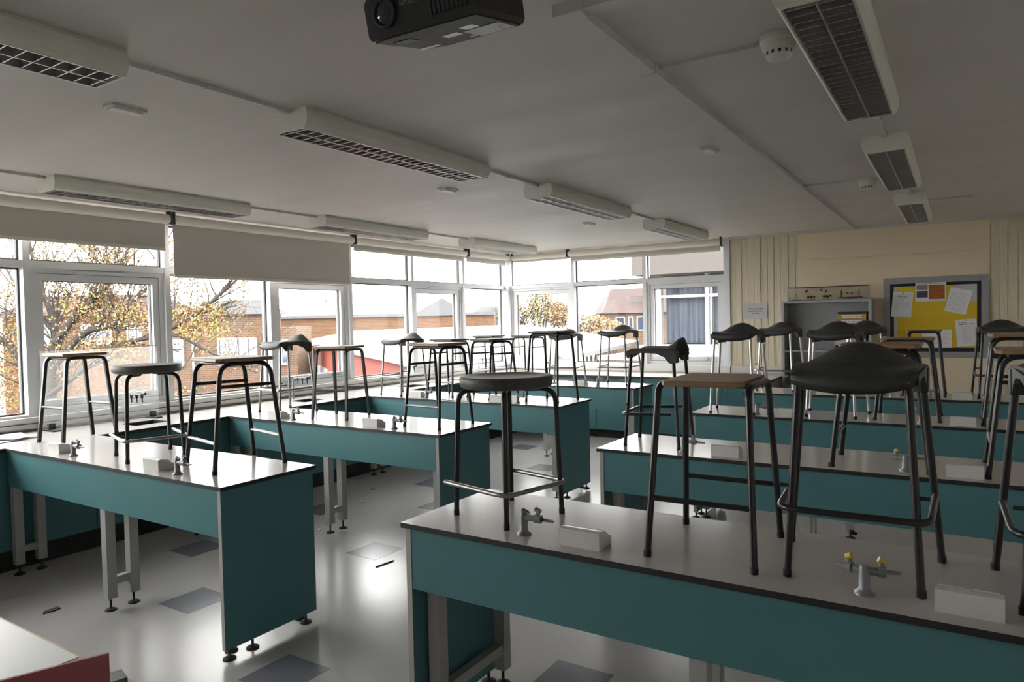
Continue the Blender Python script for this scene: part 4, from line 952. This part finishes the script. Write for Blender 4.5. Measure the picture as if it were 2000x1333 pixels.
for pts, r0, r1 in main:
    P_ = [loc(*q) for q in pts]; spline(m, P_, r0*(0.62 if r0 < 0.2 else 0.8), r1*0.55)
    for i in range(1, len(P_)):
        if pts[i][2] < 0.5 or -pts[i][1]/pts[i][0] > 0.735: continue
        for k in range(5):
            b = P_[i-1].lerp(P_[i], rng.random()); dr = (P_[i]-P_[i-1]).normalized()+Vector((rng.uniform(-1, 1), rng.uniform(-1, 1), rng.uniform(-0.6, 0.9)))
            grow(m, b, dr, rng.uniform(0.5, 1.0), 0.014, 3, rng, tips)
m.build('branches', 'bark', tr)
tips = [t for t in tips if (t+O).z > -0.4 and -(t+O).y/(t+O).x < 0.745]
lc = leaf_cloud([(t, (0.16, 0.16, 0.13)) for t in tips], 17000, 0.026, None, (0.40, 0.42, 0.18), 5)
for f in list(range(0)): pass
lo = lc.build('foliage', ['leaf_orange', 'leaf_brown', 'leaf_green'], tr); lo['kind'] = 'stuff'
# denser low leaf masses of the same tree against the buildings
cs = [(loc(-11.1, 7.2, 1.95), (0.6, 0.4, 0.22)), (loc(-11.9, 6.6, 1.95), (0.5, 0.4, 0.25)), (loc(-12.3, 6.35, 1.35), (0.7, 0.5, 0.3)), (loc(-13.9, 5.4, 1.5), (0.5, 0.5, 0.5)), (loc(-11.0, 7.2, 1.65), (0.6, 0.4, 0.2)), (loc(-12.6, 6.2, 2.1), (0.7, 0.5, 0.3)), (loc(-13.8, 5.4, 0.8), (0.5, 0.5, 0.5))]
lo = leaf_cloud(cs, 6000, 0.03, None, (0.50, 0.28, 0.22), 6).build('foliage', ['leaf_orange', 'leaf_brown', 'leaf_green'], tr); lo['kind'] = 'stuff'
def bush(name, label, cat, c, rad, n, size, weights, seed, trunk=True, grp=None):
    t = thing(name, label, cat, (c[0], c[1], -3.4), 0, grp); rng = random.Random(seed); m = MB(); tips = []
    zc = c[2]+3.4
    for k in range(9):
        a = k*0.7; top = Vector((rad[0]*0.7*math.cos(a), rad[1]*0.7*math.sin(a), zc+rad[2]*rng.uniform(-0.3, 0.9)))
        m.tube([(0.1*math.cos(a), 0.1*math.sin(a), 0), (top.x*0.4, top.y*0.4, top.z*0.55), top], 0.07, 5, r_end=0.015)
        for j in range(4): m.tube([top*0.8+Vector((0, 0, 0.02*zc)), top+Vector((rng.uniform(-1, 1)*rad[0]*.5, rng.uniform(-1, 1)*rad[1]*.5, rng.uniform(0, 1)*rad[2]*.6))], 0.02, 4, r_end=0.006)
    m.build('stems', 'bark', t)
    if n:
        lo = leaf_cloud([((0, 0, zc), rad)], n, size, None, weights, seed).build('foliage', ['leaf_orange', 'leaf_dark', 'leaf_brown', 'leaf_green'], t); lo['kind'] = 'stuff'
G = 'trees beyond the white roof'
bush('garden_tree', 'dark green and orange shrubs beyond the white roof, leftmost in back window', 'tree', (-25.5, 39.8, 1.95), (1.2, 1.0, 0.9), 1800, 0.11, (0.3, 0.4, 0.2, 0.1), 21, grp=G)
bush('garden_tree', 'taller greenish tree beside the corner casement view', 'tree', (-23.2, 39.5, 2.5), (1.0, 0.9, 1.3), 1800, 0.10, (0.15, 0.35, 0.3, 0.2), 22, grp=G)
bush('garden_tree', 'orange leaved shrub beyond the white roof, left of the mullion', 'tree', (-23.3, 42.2, 2.05), (1.0, 0.9, 0.95), 1600, 0.11, (0.6, 0.15, 0.2, 0.05), 23, grp=G)
bush('garden_tree', 'sparse brown tree left of the tiled brick house', 'tree', (-19.3, 39.2, 1.25), (1.5, 0.8, 0.75), 1400, 0.11, (0.35, 0.2, 0.4, 0.05), 24, grp=G)
bush('garden_tree', 'orange ivy-like shrub in front of the tiled brick house', 'tree', (-17.0, 36.9, 0.95), (0.9, 0.7, 0.7), 900, 0.10, (0.6, 0.1, 0.3, 0), 25, grp=G)
bush('bare_tree', 'small bare tree right of the slate roofs', 'tree', (-37.0, 55.2, 2.9), (1.2, 1.2, 1.3), 0, 0.1, (1,), 26)
bush('bare_tree', 'bare twiggy tree above the brick range', 'tree', (-38.5, 34.0, 3.2), (1.3, 1.3, 1.1), 0, 0.1, (1,), 27)
